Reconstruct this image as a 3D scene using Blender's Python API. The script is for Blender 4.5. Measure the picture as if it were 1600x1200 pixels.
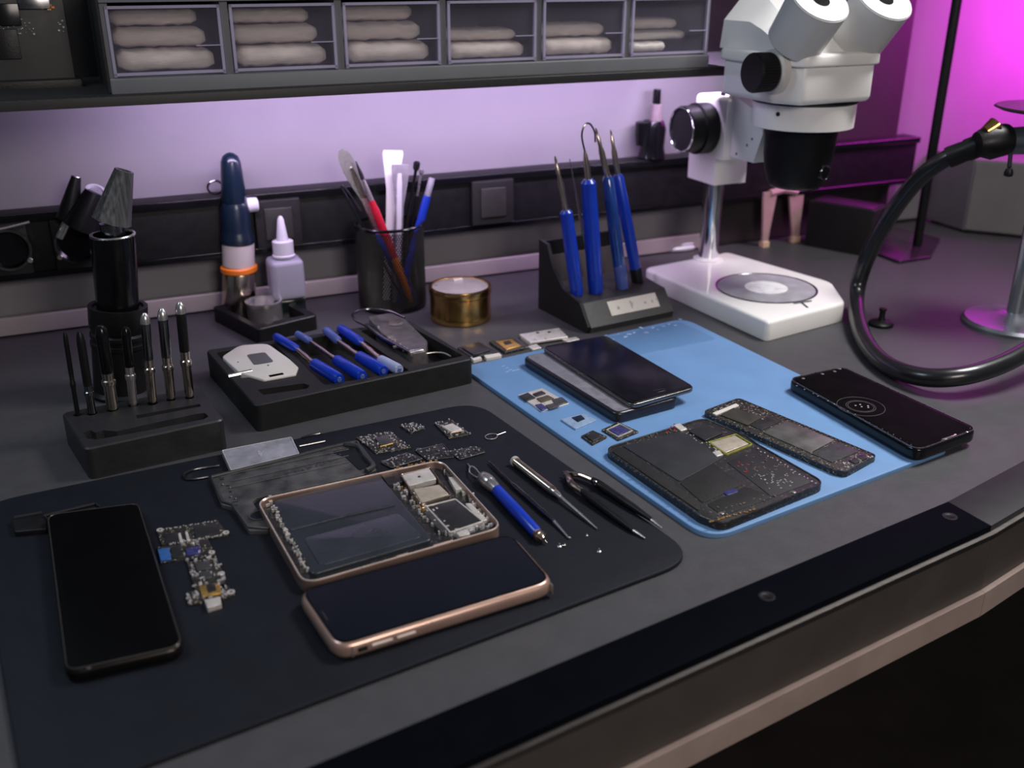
import bpy, bmesh, math, random
from mathutils import Vector, Matrix
from mathutils.geometry import tessellate_polygon

for o in list(bpy.data.objects):
    bpy.data.objects.remove(o)
scene = bpy.context.scene
C = scene.collection

# ------------------------------------------------------------------ camera, world, lights, exposure
F, PITCH, YAW, CH = 1550.0, math.radians(23), math.radians(24), 0.36     # metres; the bench top is z = 0
cam_d = bpy.data.cameras.new('camera')
cam_d.sensor_width = 36.0
cam_d.lens = F / 1600 * 36.0
cam_d.clip_start = 0.01
cam_d.clip_end = 20
cam_d.dof.use_dof = True
cam_d.dof.focus_distance = 0.80
cam_d.dof.aperture_fstop = 6.0
cam = bpy.data.objects.new('camera', cam_d)
cam.location = (0, 0, CH)
cam.rotation_euler = (math.radians(90) - PITCH, 0, -YAW)
C.objects.link(cam)
scene.camera = cam

world = bpy.data.worlds.new('room_light')
world.use_nodes = True
world.node_tree.nodes['Background'].inputs[0].default_value = (0.55, 0.6, 0.75, 1)
world.node_tree.nodes['Background'].inputs[1].default_value = 0.10
scene.world = world


def area(name, loc, target, sx, sy, power, col, spread=180):
    l = bpy.data.lights.new(name, 'AREA')
    l.shape = 'RECTANGLE'
    l.size, l.size_y, l.energy, l.color = sx, sy, power, col
    l.spread = math.radians(spread)
    o = bpy.data.objects.new(name, l)
    o.location = loc
    d = Vector(target) - Vector(loc)
    o.rotation_euler = d.to_track_quat('-Z', 'Y').to_euler()
    C.objects.link(o)
    return o


area('key_lamp', (1.10, 0.55, 1.10), (0.62, 0.56, 0), 0.35, 0.35, 4.3, (1.0, 0.98, 0.97), 85)
area('front_fill', (0.35, -0.60, 0.70), (0.35, 0.8, 0.05), 0.5, 0.30, 7.0, (1.0, 0.90, 0.83))  # warm fill added to brighten front faces and the drawers
area('left_fill', (-0.5, 0.85, 1.0), (0.25, 0.7, 0), 0.45, 0.4, 4.0, (0.70, 0.84, 1.0))  # cool fill added for bluish left-hand faces, no known fixture
area('strip_lamp', (0.40, 0.985, 0.243), (0.40, 1.09, 0.17), 0.66, 0.02, 1.95, (0.80, 0.62, 1.0))
area('magenta_lamp', (1.50, 0.92, 0.42), (1.36, 1.11, 0.32), 0.22, 0.22, 2.6, (1.0, 0.035, 0.92), 100)
scene.view_settings.view_transform = 'Standard'
scene.view_settings.look = 'None'
scene.view_settings.exposure = 0.0
scene.view_settings.gamma = 1.0
scene.view_settings.use_curve_mapping = False

# ------------------------------------------------------------------ measuring helpers
_c, _s = math.cos(YAW), math.sin(YAW)


def ray(x, y):
    a = (x - 800) / F
    b = -(y - 600) / F
    fw = math.cos(PITCH) + b * math.sin(PITCH)
    return Vector((_c * a + _s * fw, -_s * a + _c * fw, -math.sin(PITCH) + b * math.cos(PITCH)))


def P(x, y, z=0.0):
    d = ray(x, y)
    k = (z - CH) / d.z
    return Vector((d.x * k, d.y * k, z))


def PY(x, y, Y):
    d = ray(x, y)
    k = Y / d.y
    return Vector((d.x * k, Y, CH + d.z * k))


def PD(x, y, dep):
    return Vector((0, 0, CH)) + ray(x, y) * dep


def pp(z, *pts):
    return [(P(x, y, z).x, P(x, y, z).y) for x, y in pts]


# ------------------------------------------------------------------ shapes
def ccw(o):
    a = sum(o[i][0] * o[(i + 1) % len(o)][1] - o[(i + 1) % len(o)][0] * o[i][1] for i in range(len(o)))
    return list(o) if a > 0 else list(reversed(o))


def rp(pts, r, seg=5):
    """polygon with rounded corners"""
    cp = ccw(pts)
    if isinstance(r, (list, tuple)) and tuple(cp[0]) != tuple(pts[0]): r = list(reversed(r))
    pts = cp
    n = len(pts)
    out = []
    for i in range(n):
        p = Vector(pts[i]); a = Vector(pts[i - 1]) - p; b = Vector(pts[(i + 1) % n]) - p
        la, lb = a.length, b.length
        a.normalize(); b.normalize()
        ang = a.angle(b)
        if ang > 3.05:
            out.append((p.x, p.y)); continue
        rr = r[i] if isinstance(r, (list, tuple)) else r
        t = min(rr / math.tan(ang / 2), la * .48, lb * .48)
        p0, p1 = p + a * t, p + b * t
        for k in range(seg + 1):
            u = k / seg
            q = p0 * (1 - u) ** 2 + p * 2 * u * (1 - u) * 1.0 + p1 * u ** 2
            # pull towards a true arc
            out.append((q.x, q.y))
    return out


def off(o, d):
    """inset a ccw outline by d"""
    n = len(o)
    out = []
    for i in range(n):
        p = Vector(o[i]); a = p - Vector(o[i - 1]); b = Vector(o[(i + 1) % n]) - p
        if a.length < 1e-9: a = b
        if b.length < 1e-9: b = a
        a.normalize(); b.normalize()
        na, nb = Vector((-a.y, a.x)), Vector((-b.y, b.x))
        m = na + nb
        if m.length < 1e-6: m = na
        m.normalize()
        k = d / max(.35, m.dot(na))
        out.append((p.x + m.x * k, p.y + m.y * k))
    return out


def rect(cx, cy, sx, sy, rz=0.0):
    c, s = math.cos(rz), math.sin(rz)
    return [(cx + c * x - s * y, cy + s * x + c * y) for x, y in
            ((-sx / 2, -sy / 2), (sx / 2, -sy / 2), (sx / 2, sy / 2), (-sx / 2, sy / 2))]


def circle(cx, cy, r, n=32):
    return [(cx + r * math.cos(2 * math.pi * i / n), cy + r * math.sin(2 * math.pi * i / n)) for i in range(n)]


def catmull(p, n=8, closed=False):
    p = [Vector(q) for q in p]
    out = []
    N = len(p)
    for i in range(N if closed else N - 1):
        a = p[(i - 1) % N] if closed or i > 0 else p[0] * 2 - p[1]
        b = p[i]; c = p[(i + 1) % N]
        d = p[(i + 2) % N] if closed or i + 2 < N else p[-1] * 2 - p[-2]
        for k in range(n):
            t = k / n
            out.append(.5 * ((2 * b) + (c - a) * t + (2 * a - 5 * b + 4 * c - d) * t * t + (3 * b - a - 3 * c + d) * t ** 3))
    if not closed: out.append(p[-1])
    return out


def axis(p0, p1):
    d = Vector(p1) - Vector(p0)
    return Matrix.Translation(Vector(p0)) @ d.to_track_quat('Z', 'Y').to_matrix().to_4x4()


class B:
    def __init__(s):
        s.v, s.f = [], []

    def add(s, v, f):
        n = len(s.v)
        s.v += [Vector(a) for a in v]
        s.f += [[i + n for i in q] for q in f]
        return s

    def loft(s, rings, cap0=True, cap1=True):
        n = len(rings[0])
        v = [a for r in rings for a in r]
        f = []
        for k in range(len(rings) - 1):
            for i in range(n):
                j = (i + 1) % n
                f.append([k * n + i, k * n + j, (k + 1) * n + j, (k + 1) * n + i])
        if cap0: f.append(list(reversed(range(n))))
        if cap1: f.append([(len(rings) - 1) * n + i for i in range(n)])
        return s.add(v, f)

    def prism(s, o, z0, z1, bev=0.0, bot=0.0, steps=3):
        o = ccw(o)
        R = []
        if bot:
            for k in range(steps):
                a = k / steps * math.pi / 2
                R.append([(x, y, z0 + bot * (1 - math.cos(a))) for x, y in off(o, bot * (1 - math.sin(a)))])
        R.append([(x, y, z0 + bot) for x, y in o])
        if bev:
            for k in range(steps + 1):
                a = k / steps * math.pi / 2
                R.append([(x, y, z1 - bev + bev * math.sin(a)) for x, y in off(o, bev * (1 - math.cos(a)))])
        else:
            R.append([(x, y, z1) for x, y in o])
        return s.loft(R)

    def box(s, cx, cy, sx, sy, z0, z1, rz=0.0, bev=0.0):
        return s.prism(rp(rect(cx, cy, sx, sy, rz), bev, 2) if bev else rect(cx, cy, sx, sy, rz), z0, z1, bev)

    def frame(s, o, w, z0, z1):
        o = ccw(o)
        i_ = off(o, w)
        e = min(w * .25, (z1 - z0) * .3)
        R = [[(x, y, z0) for x, y in i_], [(x, y, z0) for x, y in o], [(x, y, z1 - e) for x, y in o],
             [(x, y, z1) for x, y in off(o, e)], [(x, y, z1) for x, y in off(o, w - e)], [(x, y, z1 - e) for x, y in i_],
             [(x, y, z0) for x, y in i_]]
        return s.loft(R, False, False)

    def plate(s, o, holes, z0, z1, bev=0.001):
        """solid plate whose holes = [(outline, floor z), ...] are pockets"""
        o = ccw(o)
        top = off(o, bev)
        s.loft([[(x, y, z0) for x, y in o], [(x, y, z1 - bev) for x, y in o], [(x, y, z1) for x, y in top]], True, False)
        cu = bpy.data.curves.new('fill', 'CURVE')
        cu.dimensions = '2D'; cu.fill_mode = 'BOTH'
        for l in [top] + [ccw(h) for h, _ in holes]:
            sp = cu.splines.new('POLY'); sp.points.add(len(l) - 1); sp.use_cyclic_u = True
            for pt_, (x, y) in zip(sp.points, l): pt_.co = ((x - top[0][0]) * 200, (y - top[0][1]) * 200, 0, 1)
        co = bpy.data.objects.new('fill', cu)
        me = co.to_mesh()
        vs = [(v.co.x / 200 + top[0][0], v.co.y / 200 + top[0][1], z1) for v in me.vertices]
        fs = [list(p_.vertices) for p_ in me.polygons]
        co.to_mesh_clear()
        bpy.data.objects.remove(co); bpy.data.curves.remove(cu)
        s.add(vs, fs)
        for h, zf in holes:
            h = ccw(h)
            s.loft([[(x, y, zf) for x, y in h], [(x, y, z1) for x, y in h]], True, False)
        return s

    def lathe(s, prof, M=None, seg=32, cap=True):
        M = M or Matrix.Identity(4)
        R = []
        for r, z in prof:
            R.append([M @ Vector((max(r, 1e-5) * math.cos(2 * math.pi * i / seg), max(r, 1e-5) * math.sin(2 * math.pi * i / seg), z)) for i in range(seg)])
        return s.loft(R, cap, cap)

    def rod(s, p0, p1, r0, r1=None, seg=20):
        r1 = r0 if r1 is None else r1
        L = (Vector(p1) - Vector(p0)).length
        e = min(r0, r1, L) * .15
        return s.lathe([(r0 - e, 0), (r0, e), (r1, L - e), (r1 - e, L)], axis(p0, p1), seg)

    def spin(s, p0, p1, prof, seg=24):
        """prof = [(radius, 0..1)] along p0 -> p1"""
        L = (Vector(p1) - Vector(p0)).length
        return s.lathe([(r, t * L) for r, t in prof], axis(p0, p1), seg)

    def tube(s, path, r, seg=12, closed=False):
        path = [Vector(p) for p in path]
        n = len(path)
        t0 = (path[1] - path[0]).normalized()
        u = t0.orthogonal().normalized()
        R = []
        for i, p in enumerate(path):
            if closed: t = path[(i + 1) % n] - path[i - 1]
            else: t = path[min(i + 1, n - 1)] - path[max(i - 1, 0)]
            t.normalize()
            u = (u - t * u.dot(t)).normalized()
            w = t.cross(u)
            rr = r[i] if isinstance(r, (list, tuple)) else r
            R.append([p + (u * math.cos(2 * math.pi * k / seg) + w * math.sin(2 * math.pi * k / seg)) * rr for k in range(seg)])
        if closed:
            R.append(R[0])
            return s.loft(R, False, False)
        return s.loft(R)

    def hull(s, a, b):
        """two matching outlines (lists of 3d points) joined"""
        return s.loft([a, b])

    def build(s, name, mat, parent=None, sharp=35):
        me = bpy.data.meshes.new(name)
        base = Vector((0, 0, 0))
        q = parent
        while q is not None:
            base += Vector(q['_at']) if '_at' in q else Vector((0, 0, 0))
            q = q.parent
        me.from_pydata([tuple(v - base) for v in s.v], [], s.f)
        bm = bmesh.new(); bm.from_mesh(me)
        bmesh.ops.remove_doubles(bm, verts=bm.verts, dist=1e-7)
        bmesh.ops.recalc_face_normals(bm, faces=bm.faces)
        bm.to_mesh(me); bm.free()
        me.polygons.foreach_set('use_smooth', [True] * len(me.polygons))
        me.set_sharp_from_angle(angle=math.radians(sharp))
        me.materials.append(mat)
        o = bpy.data.objects.new(name, me)
        C.objects.link(o)
        if parent is not None: o.parent = parent
        return o


def tag(o, label=None, cat=None, group=None, kind=None):
    if label: o['label'] = label
    if cat: o['category'] = cat
    if group: o['group'] = group
    if kind: o['kind'] = kind
    return o


def thing(name, label, cat, at, group=None):
    o = bpy.data.objects.new(name, None)
    o.empty_display_size = 0.01
    C.objects.link(o)
    at = Vector((at[0], at[1], at[2] if len(at) > 2 else 0.0))
    o.location = at
    o['_at'] = tuple(at)
    return tag(o, label, cat, group)


def single(b, name, mat, label, cat, group=None, kind=None, sharp=35):
    """a thing that is one mesh, its origin at its base centre"""
    xs = [v.x for v in b.v]; ys = [v.y for v in b.v]; zs = [v.z for v in b.v]
    at = Vector(((min(xs) + max(xs)) / 2, (min(ys) + max(ys)) / 2, min(zs)))
    for v in b.v: v -= at
    o = b.build(name, mat, None, sharp)
    o.location = at
    return tag(o, label, cat, group, kind)


# ------------------------------------------------------------------ materials
def mat(name, col, rough=.5, metal=0.0, var=.12, scale=120, bump=0.0, coat=0.0, trans=0.0, alpha=1.0, rvar=.08, spec=.5, emit=None, estr=0, stretch=None):
    m = bpy.data.materials.new(name)
    m.use_nodes = True
    nt = m.node_tree
    b = nt.nodes['Principled BSDF']
    tc = nt.nodes.new('ShaderNodeTexCoord')
    mp = nt.nodes.new('ShaderNodeMapping')
    if stretch: mp.inputs['Scale'].default_value = stretch
    nz = nt.nodes.new('ShaderNodeTexNoise')
    nz.inputs['Scale'].default_value = scale
    nz.inputs['Detail'].default_value = 4
    nt.links.new(tc.outputs['Object'], mp.inputs['Vector'])
    nt.links.new(mp.outputs['Vector'], nz.inputs['Vector'])
    rmp = nt.nodes.new('ShaderNodeValToRGB')
    rmp.color_ramp.elements[0].position = .3
    rmp.color_ramp.elements[1].position = .7
    rmp.color_ramp.elements[0].color = tuple(min(1, c * (1 - var)) for c in col) + (1,)
    rmp.color_ramp.elements[1].color = tuple(min(1, c * (1 + var)) for c in col) + (1,)
    nt.links.new(nz.outputs['Fac'], rmp.inputs['Fac'])
    nt.links.new(rmp.outputs['Color'], b.inputs['Base Color'])
    mr = nt.nodes.new('ShaderNodeMapRange')
    mr.inputs['To Min'].default_value = max(0.02, rough - rvar)
    mr.inputs['To Max'].default_value = min(1, rough + rvar)
    nt.links.new(nz.outputs['Fac'], mr.inputs['Value'])
    nt.links.new(mr.outputs['Result'], b.inputs['Roughness'])
    b.inputs['Metallic'].default_value = metal
    b.inputs['Specular IOR Level'].default_value = spec
    b.inputs['Coat Weight'].default_value = coat
    b.inputs['Coat Roughness'].default_value = .06
    b.inputs['Transmission Weight'].default_value = trans
    b.inputs['Alpha'].default_value = alpha
    if emit:
        b.inputs['Emission Color'].default_value = tuple(emit) + (1,)
        b.inputs['Emission Strength'].default_value = estr
    if bump:
        bp = nt.nodes.new('ShaderNodeBump')
        bp.inputs['Strength'].default_value = bump
        bp.inputs['Distance'].default_value = .0006
        n2 = nt.nodes.new('ShaderNodeTexNoise')
        n2.inputs['Scale'].default_value = scale * 6
        nt.links.new(mp.outputs['Vector'], n2.inputs['Vector'])
        nt.links.new(n2.outputs['Fac'], bp.inputs['Height'])
        nt.links.new(bp.outputs['Normal'], b.inputs['Normal'])
    return m


def board_mat(name, a, b_, c_, scale):
    """printed circuit look: tiny pads and traces over a dark base"""
    m = mat(name, a, .4, .0, .2, scale / 3)
    nt = m.node_tree
    bs = nt.nodes['Principled BSDF']
    tc = nt.nodes.new('ShaderNodeTexCoord')
    vo = nt.nodes.new('ShaderNodeTexVoronoi')
    vo.distance = 'CHEBYCHEV'
    vo.inputs['Scale'].default_value = scale
    nt.links.new(tc.outputs['Object'], vo.inputs['Vector'])
    r = nt.nodes.new('ShaderNodeValToRGB')
    r.color_ramp.interpolation = 'CONSTANT'
    e = r.color_ramp.elements
    e[0].position = 0; e[0].color = tuple(a) + (1,)
    e[1].position = .80; e[1].color = tuple(b_) + (1,)
    e.new(.94).color = tuple(c_) + (1,)
    sp = nt.nodes.new('ShaderNodeSeparateColor')
    nt.links.new(vo.outputs['Color'], sp.inputs['Color'])
    nt.links.new(sp.outputs[0], r.inputs['Fac'])
    nt.links.new(r.outputs['Color'], bs.inputs['Base Color'])
    return m


desk_m = mat('worktop_laminate', (.058, .057, .062), .45, 0, .06, 60, .35, rvar=.06, spec=.28)
mat_m = mat('black_rubber', (.0068, .0085, .0135), .6, 0, .10, 40, .3, spec=.18)
edge_m = mat('dark_edge_board', (.0022, .003, .005), .5, 0, .1, 60, spec=.01)
slab_m = mat('dark_grey_board', (.020, .019, .022), .45, 0, .1, 60, spec=.15)
panel_m = mat('brown_grey_panel', (.060, .050, .046), .5, 0, .1, 30)
tan_m = mat('tan_rail', (.34, .26, .23), .5, 0, .1, 30)
alu_m = mat('brushed_aluminium', (.42, .38, .36), .32, 1, .1, 80, stretch=(1, 30, 30))
wall_m = mat('painted_wall', (.25, .237, .262), .75, 0, .05, 12)
floor_m = mat('dark_floor', (.030, .024, .020), .6, 0, .2, 8)
black_m = mat('black_plastic', (.008, .008, .009), .40, 0, .15, 100, .2, spec=.28)
knob_m = mat('satin_black_knob', (.006, .006, .007), .45, 0, .1, 60, spec=.2)
matte_m = mat('matte_black_plastic', (.012, .012, .012), .55, 0, .12, 100, .25, spec=.3)
gloss_m = mat('glossy_black', (.004, .004, .005), .18, 0, .1, 60, spec=.35)
glass_m = mat('screen_glass', (.002, .002, .003), .07, 0, .1, 40, rvar=.02)
dim_glass = mat('dull_screen_glass', (.0005, .0005, .0006), .5, 0, .1, 40, spec=.08)
lcd_m = mat('display_glass', (.005, .005, .008), .22, 0, .3, 60, rvar=.03, spec=.2)
blue_mat_m = mat('blue_silicone', (.120, .245, .46), .55, 0, .05, 30, .1)
blue_dk_m = mat('blue_silicone_pocket', (.085, .19, .37), .5, 0, .05, 60)
blue_mark = mat('pale_blue_mark', (.32, .45, .68), .5, 0, .3, 300)
white_m = mat('white_enamel', (.84, .82, .80), .35, 0, .03, 20, coat=.2)
cream_m = mat('cream_plastic', (.60, .56, .52), .4, 0, .05, 30)
grey_m = mat('grey_cabinet_plastic', (.13, .135, .15), .5, 0, .06, 30)
chrome_m = mat('chrome', (.75, .75, .78), .12, 1, .04, 60, rvar=.04)
steel_m = mat('brushed_steel', (.62, .60, .58), .28, .9, .05, 200, rvar=.03)
dsteel_m = mat('dark_chrome', (.20, .20, .21), .2, 1, .2, 160)
warm_m = mat('warm_steel', (.60, .51, .43), .22, 1, .05, 200, rvar=.03)
brass_m = mat('brass', (.62, .38, .13), .22, 1, .12, 60)
gold_m = mat('gold_contact', (.75, .45, .13), .3, .8, .2, 600)
rose_m = mat('rose_gold', (.56, .37, .30), .30, .6, .08, 50)
rosel_m = mat('pale_rose_metal', (.84, .72, .66), .28, .6, .08, 50)
blue_p = mat('blue_handle_plastic', (.004, .034, .40), .3, 0, .06, 60, coat=.3)
navy_p = mat('navy_plastic', (.005, .014, .028), .3, 0, .1, 60, coat=.2)
clearblue = mat('clear_blue_plastic', (.10, .14, .42), .15, 0, .1, 60, alpha=.8)
clear_p = mat('clear_plastic', (.55, .55, .60), .15, 0, .05, 60, alpha=.35)
film_m = mat('hazy_plastic_film', (.30, .30, .34), .25, 0, .25, 90, alpha=.72)
drawer_m = mat('drawer_clear_plastic', (.50, .46, .62), .1, 0, .05, 20, alpha=.07)
drawer_rim = mat('drawer_rim_plastic', (.55, .50, .68), .15, 0, .1, 20, alpha=.55)
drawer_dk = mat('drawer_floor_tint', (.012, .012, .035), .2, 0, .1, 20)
cloth_m = mat('grey_paper_bag', (.66, .58, .54), .75, 0, .14, 30, .6, stretch=(1, 3, 5))
red_p = mat('red_lacquer', (.50, .010, .03), .25, 0, .1, 60, coat=.4)
orange_p = mat('orange_plastic', (.85, .22, .02), .4, 0, .1, 60)
pink_p = mat('pale_pink_plastic', (.62, .40, .40), .4, 0, .08, 60, trans=.2)
peach_p = mat('peach_tip', (.75, .52, .36), .4, 0, .08, 60)
milky_m = mat('milky_bottle_plastic', (.62, .62, .72), .35, 0, .04, 30, trans=.45)
milky2_m = mat('white_nozzle_plastic', (.70, .70, .74), .35, 0, .04, 30)
paper_m = mat('label_paper', (.72, .66, .58), .6, 0, .04, 60)
ink_m = mat('dark_print', (.10, .09, .09), .6)
pcb_m = board_mat('circuit_board', (.011, .012, .014), (.022, .022, .022), (.09, .075, .06), 900)
pcb2_m = board_mat('dense_circuit_board', (.014, .014, .013), (.06, .055, .045), (.30, .24, .17), 1100)
chip_m = mat('chip_package', (.018, .018, .020), .35, 0, .15, 200)
chipg_m = mat('grey_chip_package', (.07, .07, .075), .3, .4, .15, 200)
purple_c = mat('violet_chip', (.045, .045, .16), .25, .2, .3, 300)
blue_c = mat('blue_chip', (.035, .11, .34), .3, .1, .1, 300)
can_m = mat('silver_shield', (.68, .64, .60), .3, .45, .12, 200)
beige_m = mat('beige_shield', (.48, .42, .34), .35, .4, .12, 200)
tin_c = mat('solder_dots', (.47, .46, .47), .25, .35, .5, 900)
pouch_m = mat('battery_pouch', (.030, .035, .045), .3, .2, .12, 40, .2)
pouchl_m = mat('battery_pouch_pale', (.040, .046, .060), .28, .25, .12, 40, .2)  # slightly paler tone of the pouch
dust_m = mat('scuffed_dark_plastic', (.050, .050, .050), .42, 0, .55, 80, .6)
tube_m = mat('black_hose', (.010, .010, .012), .3, 0, .1, 60, coat=.3)
magenta_reflect_m = mat('glossy_dark_sheet', (.03, .012, .03), .2, 0, .1, 60)  # purple base colour paints in the reflected magenta glow

# ------------------------------------------------------------------ the room
WY = 1.112                       # back wall
b = B(); b.box(1.0, WY + .05, 7.0, .1, -.75, 2.2); tag(b.build('wall_back', wall_m), kind='structure')
b = B(); b.box(.95, WY - .003, .30, .006, 0.0, .9, 0); tag(b.build('wall_shade', mat('wall_shade_sheet', (.030, .022, .024), .6, 0, .1, 12)), kind='structure')  # dark sheet added over the wall, painting in its unlit stretch
b = B(); b.box(.9, .2, 7.0, 5.0, -.80, -.75); tag(b.build('floor', floor_m), kind='structure')

# ------------------------------------------------------------------ workbench
f0, f1, f2 = P(240, 1300), P(1481, 784), P(1600, 720)
e0 = f0 + (f0 - f1) * 1.2
e2 = f2 + (f2 - f1) * 4.0
g1 = P(1549, 822); gd = (f1 - f0).normalized(); g0 = g1 - gd * ((g1 - f0).length + 1.1 * (f0 - f1).length)
gd2 = (f2 - f1).normalized(); g2 = g1 + gd2 * 1.2
bench = thing('workbench', 'long dark grey workbench along the wall carrying the repair mats', 'workbench', (.5, .8, 0))
b = B(); b.prism([(e0.x, WY), (e0.x, e0.y), (f1.x, f1.y), (e2.x, e2.y), (2.0, e2.y), (2.0, WY)], -.03, 0)
b.build('worktop', desk_m, bench)
b = B(); b.prism([(e0.x, e0.y), (g0.x, g0.y), (g1.x, g1.y), (f1.x, f1.y)], -.03, .0004, .0006)
eb = b.build('edge_board', edge_m, bench); eb['label'] = 'black glossy board along the front edge'
for q in ((1198, 932), (1484, 807)):
    p = P(*q, .0004); b = B()
    b.lathe([(.0052, 0), (.0052, .0003), (.0046, .0004), (.0030, .0002), (.0028, .0001)], Matrix.Translation(p), 28)
    b.box(p.x, p.y, .0045, .0009, .0004, .0008, .5); b.box(p.x, p.y, .0009, .0045, .0004, .0008, .5)
    b.build('screw', knob_m, eb)
b = B(); b.prism([(f1.x, f1.y), (g1.x, g1.y), (g2.x, g2.y), (e2.x, e2.y)], -.03, .0002, .0002)
b.build('edge_slab', slab_m, bench)
nrm = Vector((gd.y, -gd.x, 0)); nrm2 = Vector((gd2.y, -gd2.x, 0))


def strip(a, bb, n, t, z0, z1):
    q = [a, bb, bb + n * t, a + n * t]
    return [(v.x, v.y) for v in q], z0, z1


for nm, m, t, z0, z1 in (('metal_trim', alu_m, .0035, -.0085, -.0045), ('front_panel', panel_m, .002, -.052, -.0085),
                         ('lower_rail', tan_m, .006, -.072, -.052)):
    b = B()
    b.prism(*strip(g0, g1, nrm, t, z0, z1)); b.prism(*strip(g1, g2, nrm2, t, z0, z1))
    b.build(nm, m, bench)
b = B()
b.prism(*strip(g0, g1, -nrm, .04, -.052, -.03)); b.prism(*strip(g1, g2, -nrm2, .04, -.052, -.03))
for x, y in ((e0.x + .10, e0.y + .12), (e0.x + .10, 1.03), (1.92, 1.03), (1.92, e2.y + .08)):
    b.box(x, y, .05, .05, -.75, -.03)
b.build('underframe', matte_m, bench)

b = B(); b.box(.225, WY - .006, 1.15, .010, .0025, .0215, 0, .002)
tag(b.build('baseboard_back', mat('pale_upstand', (.34, .30, .30), .5, .1, .08, 20)), kind='structure')
b = B(); b.box(.45, WY - .004, 1.6, .006, 0, .003); tag(b.build('trim_2', matte_m), kind='structure')
# black rubber mat and the blue mat
MT = .003
bm_o = rp(pp(MT, (-42, 789), (744, 627), (1093, 870), (39, 1265)), [.03, .03, .03, .03], 8)
b = B(); b.prism(bm_o, 0, MT, .0012)
single(b, 'work_mat', mat_m, 'large black rubber work mat with rounded corners in the foreground', 'mat')
blue_o = rp(pp(.0035, (722, 573), (1069, 497), (1486, 700), (1109, 843)), [.004, .018, .012, .022], 8)
t = thing('silicone_mat', 'light blue silicone repair mat with rounded corners', 'mat', P(1100, 650, 0))
b = B(); b.prism(blue_o, 0, .0035, .0008); b.build('sheet', blue_mat_m, t)
b = B(); b.prism(rp(pp(.0035, (893, 539), (1062, 503), (1120, 530), (960, 562)), .005, 4), .0035, .0039, .0003)
pk = b.build('pocket_strip', blue_dk_m, t)
b = B(); random.seed(4)
for i in range(14):
    x = 948 + i * 9 + random.uniform(-3, 3); y = 530 - i * 1.9 + random.uniform(-7, 4)
    p = P(x, y, .0039); b.box(p.x, p.y, random.uniform(.002, .006), random.uniform(.001, .003), .0039, .0042, random.uniform(0, 3))
b.build('printed_mark', blue_mark, pk)
b = B()
for x, y in ((787, 572), (792, 575), (797, 578), (803, 579), (793, 581), (808, 578)):
    p = P(x, y, .0035); b.box(p.x, p.y, .004, .0012, .0035, .0037, .2)
b.build('printed_mark', blue_mark, t)
BT = .0035
exec_seed = 11


# ------------------------------------------------------------------ electronics helpers
def quad(z, pts, r=.0004):
    return rp(pp(z, *pts), r, 2)


def chip(parent, pts, z0, z1, m=None, name='chip', r=.0006):
    b = B(); b.prism(quad(z1, pts, r), z0, z1, min(.0003, (z1 - z0) * .3))
    return b.build(name, m or chip_m, parent)


def inside(x, y, poly):
    c = False
    for i in range(len(poly)):
        x0, y0 = poly[i]; x1, y1 = poly[i - 1]
        if (y0 > y) != (y1 > y) and x < (x1 - x0) * (y - y0) / (y1 - y0) + x0: c = not c
    return c


def dots(parent, pts, z, n, seed, m=None, s=.0010, h=.0007, name='surface_components', ang=.06, rad=False):
    """tiny soldered components scattered over a pixel polygon"""
    rnd = random.Random(seed)
    poly = pp(z, *pts)
    xs = [p[0] for p in poly]; ys = [p[1] for p in poly]
    b = B(); k = 0; tries = 0
    while k < n and tries < 5000:
        tries += 1
        x, y = rnd.uniform(min(xs), max(xs)), rnd.uniform(min(ys), max(ys))
        if not inside(x, y, poly): continue
        k += 1
        if rad:
            b.lathe([(s * .5, 0), (s * .5, h * .7), (s * .3, h)], Matrix.Translation((x, y, z)), 8)
        else:
            sx, sy = (s * rnd.uniform(.7, 1.9), s * rnd.uniform(.5, .9))
            if rnd.random() < .5: sx, sy = sy, sx
            b.box(x, y, sx, sy, z, z + h * rnd.uniform(.5, 1.2), ang)
    o = b.build(name, m or tin_c, parent)
    if n > 40: o['kind'] = 'stuff'
    return o


def line_dots(parent, p0, p1, z, n, seed, m, s=.0013, jit=2.5, h=.0008, name='rim_contacts'):
    rnd = random.Random(seed); b = B()
    for i in range(n):
        t_ = (i + rnd.uniform(.2, .8)) / n
        q = P(p0[0] + (p1[0] - p0[0]) * t_ + rnd.uniform(-jit, jit), p0[1] + (p1[1] - p0[1]) * t_ + rnd.uniform(-jit * .6, jit * .6), z)
        if rnd.random() < .6: b.box(q.x, q.y, s * rnd.uniform(.6, 1.8), s * rnd.uniform(.5, 1.1), z, z + h * rnd.uniform(.5, 1), rnd.uniform(-.3, .3))
        else: b.lathe([(s * .5, 0), (s * .5, h * .6), (s * .25, h)], Matrix.Translation(q), 10)
    return b.build(name, m, parent)


def slab(name, label, cat, pts, z0, z1, m, r=.003, bev=.0005, part='board', group=None):
    o = pp(z1, *pts)
    cx = sum(p[0] for p in o) / len(o); cy = sum(p[1] for p in o) / len(o)
    t = thing(name, label, cat, (cx, cy, z0), group)
    b = B(); b.prism(rp(o, r, 5), z0, z1, bev); b.build(part, m, t)
    return t


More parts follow.
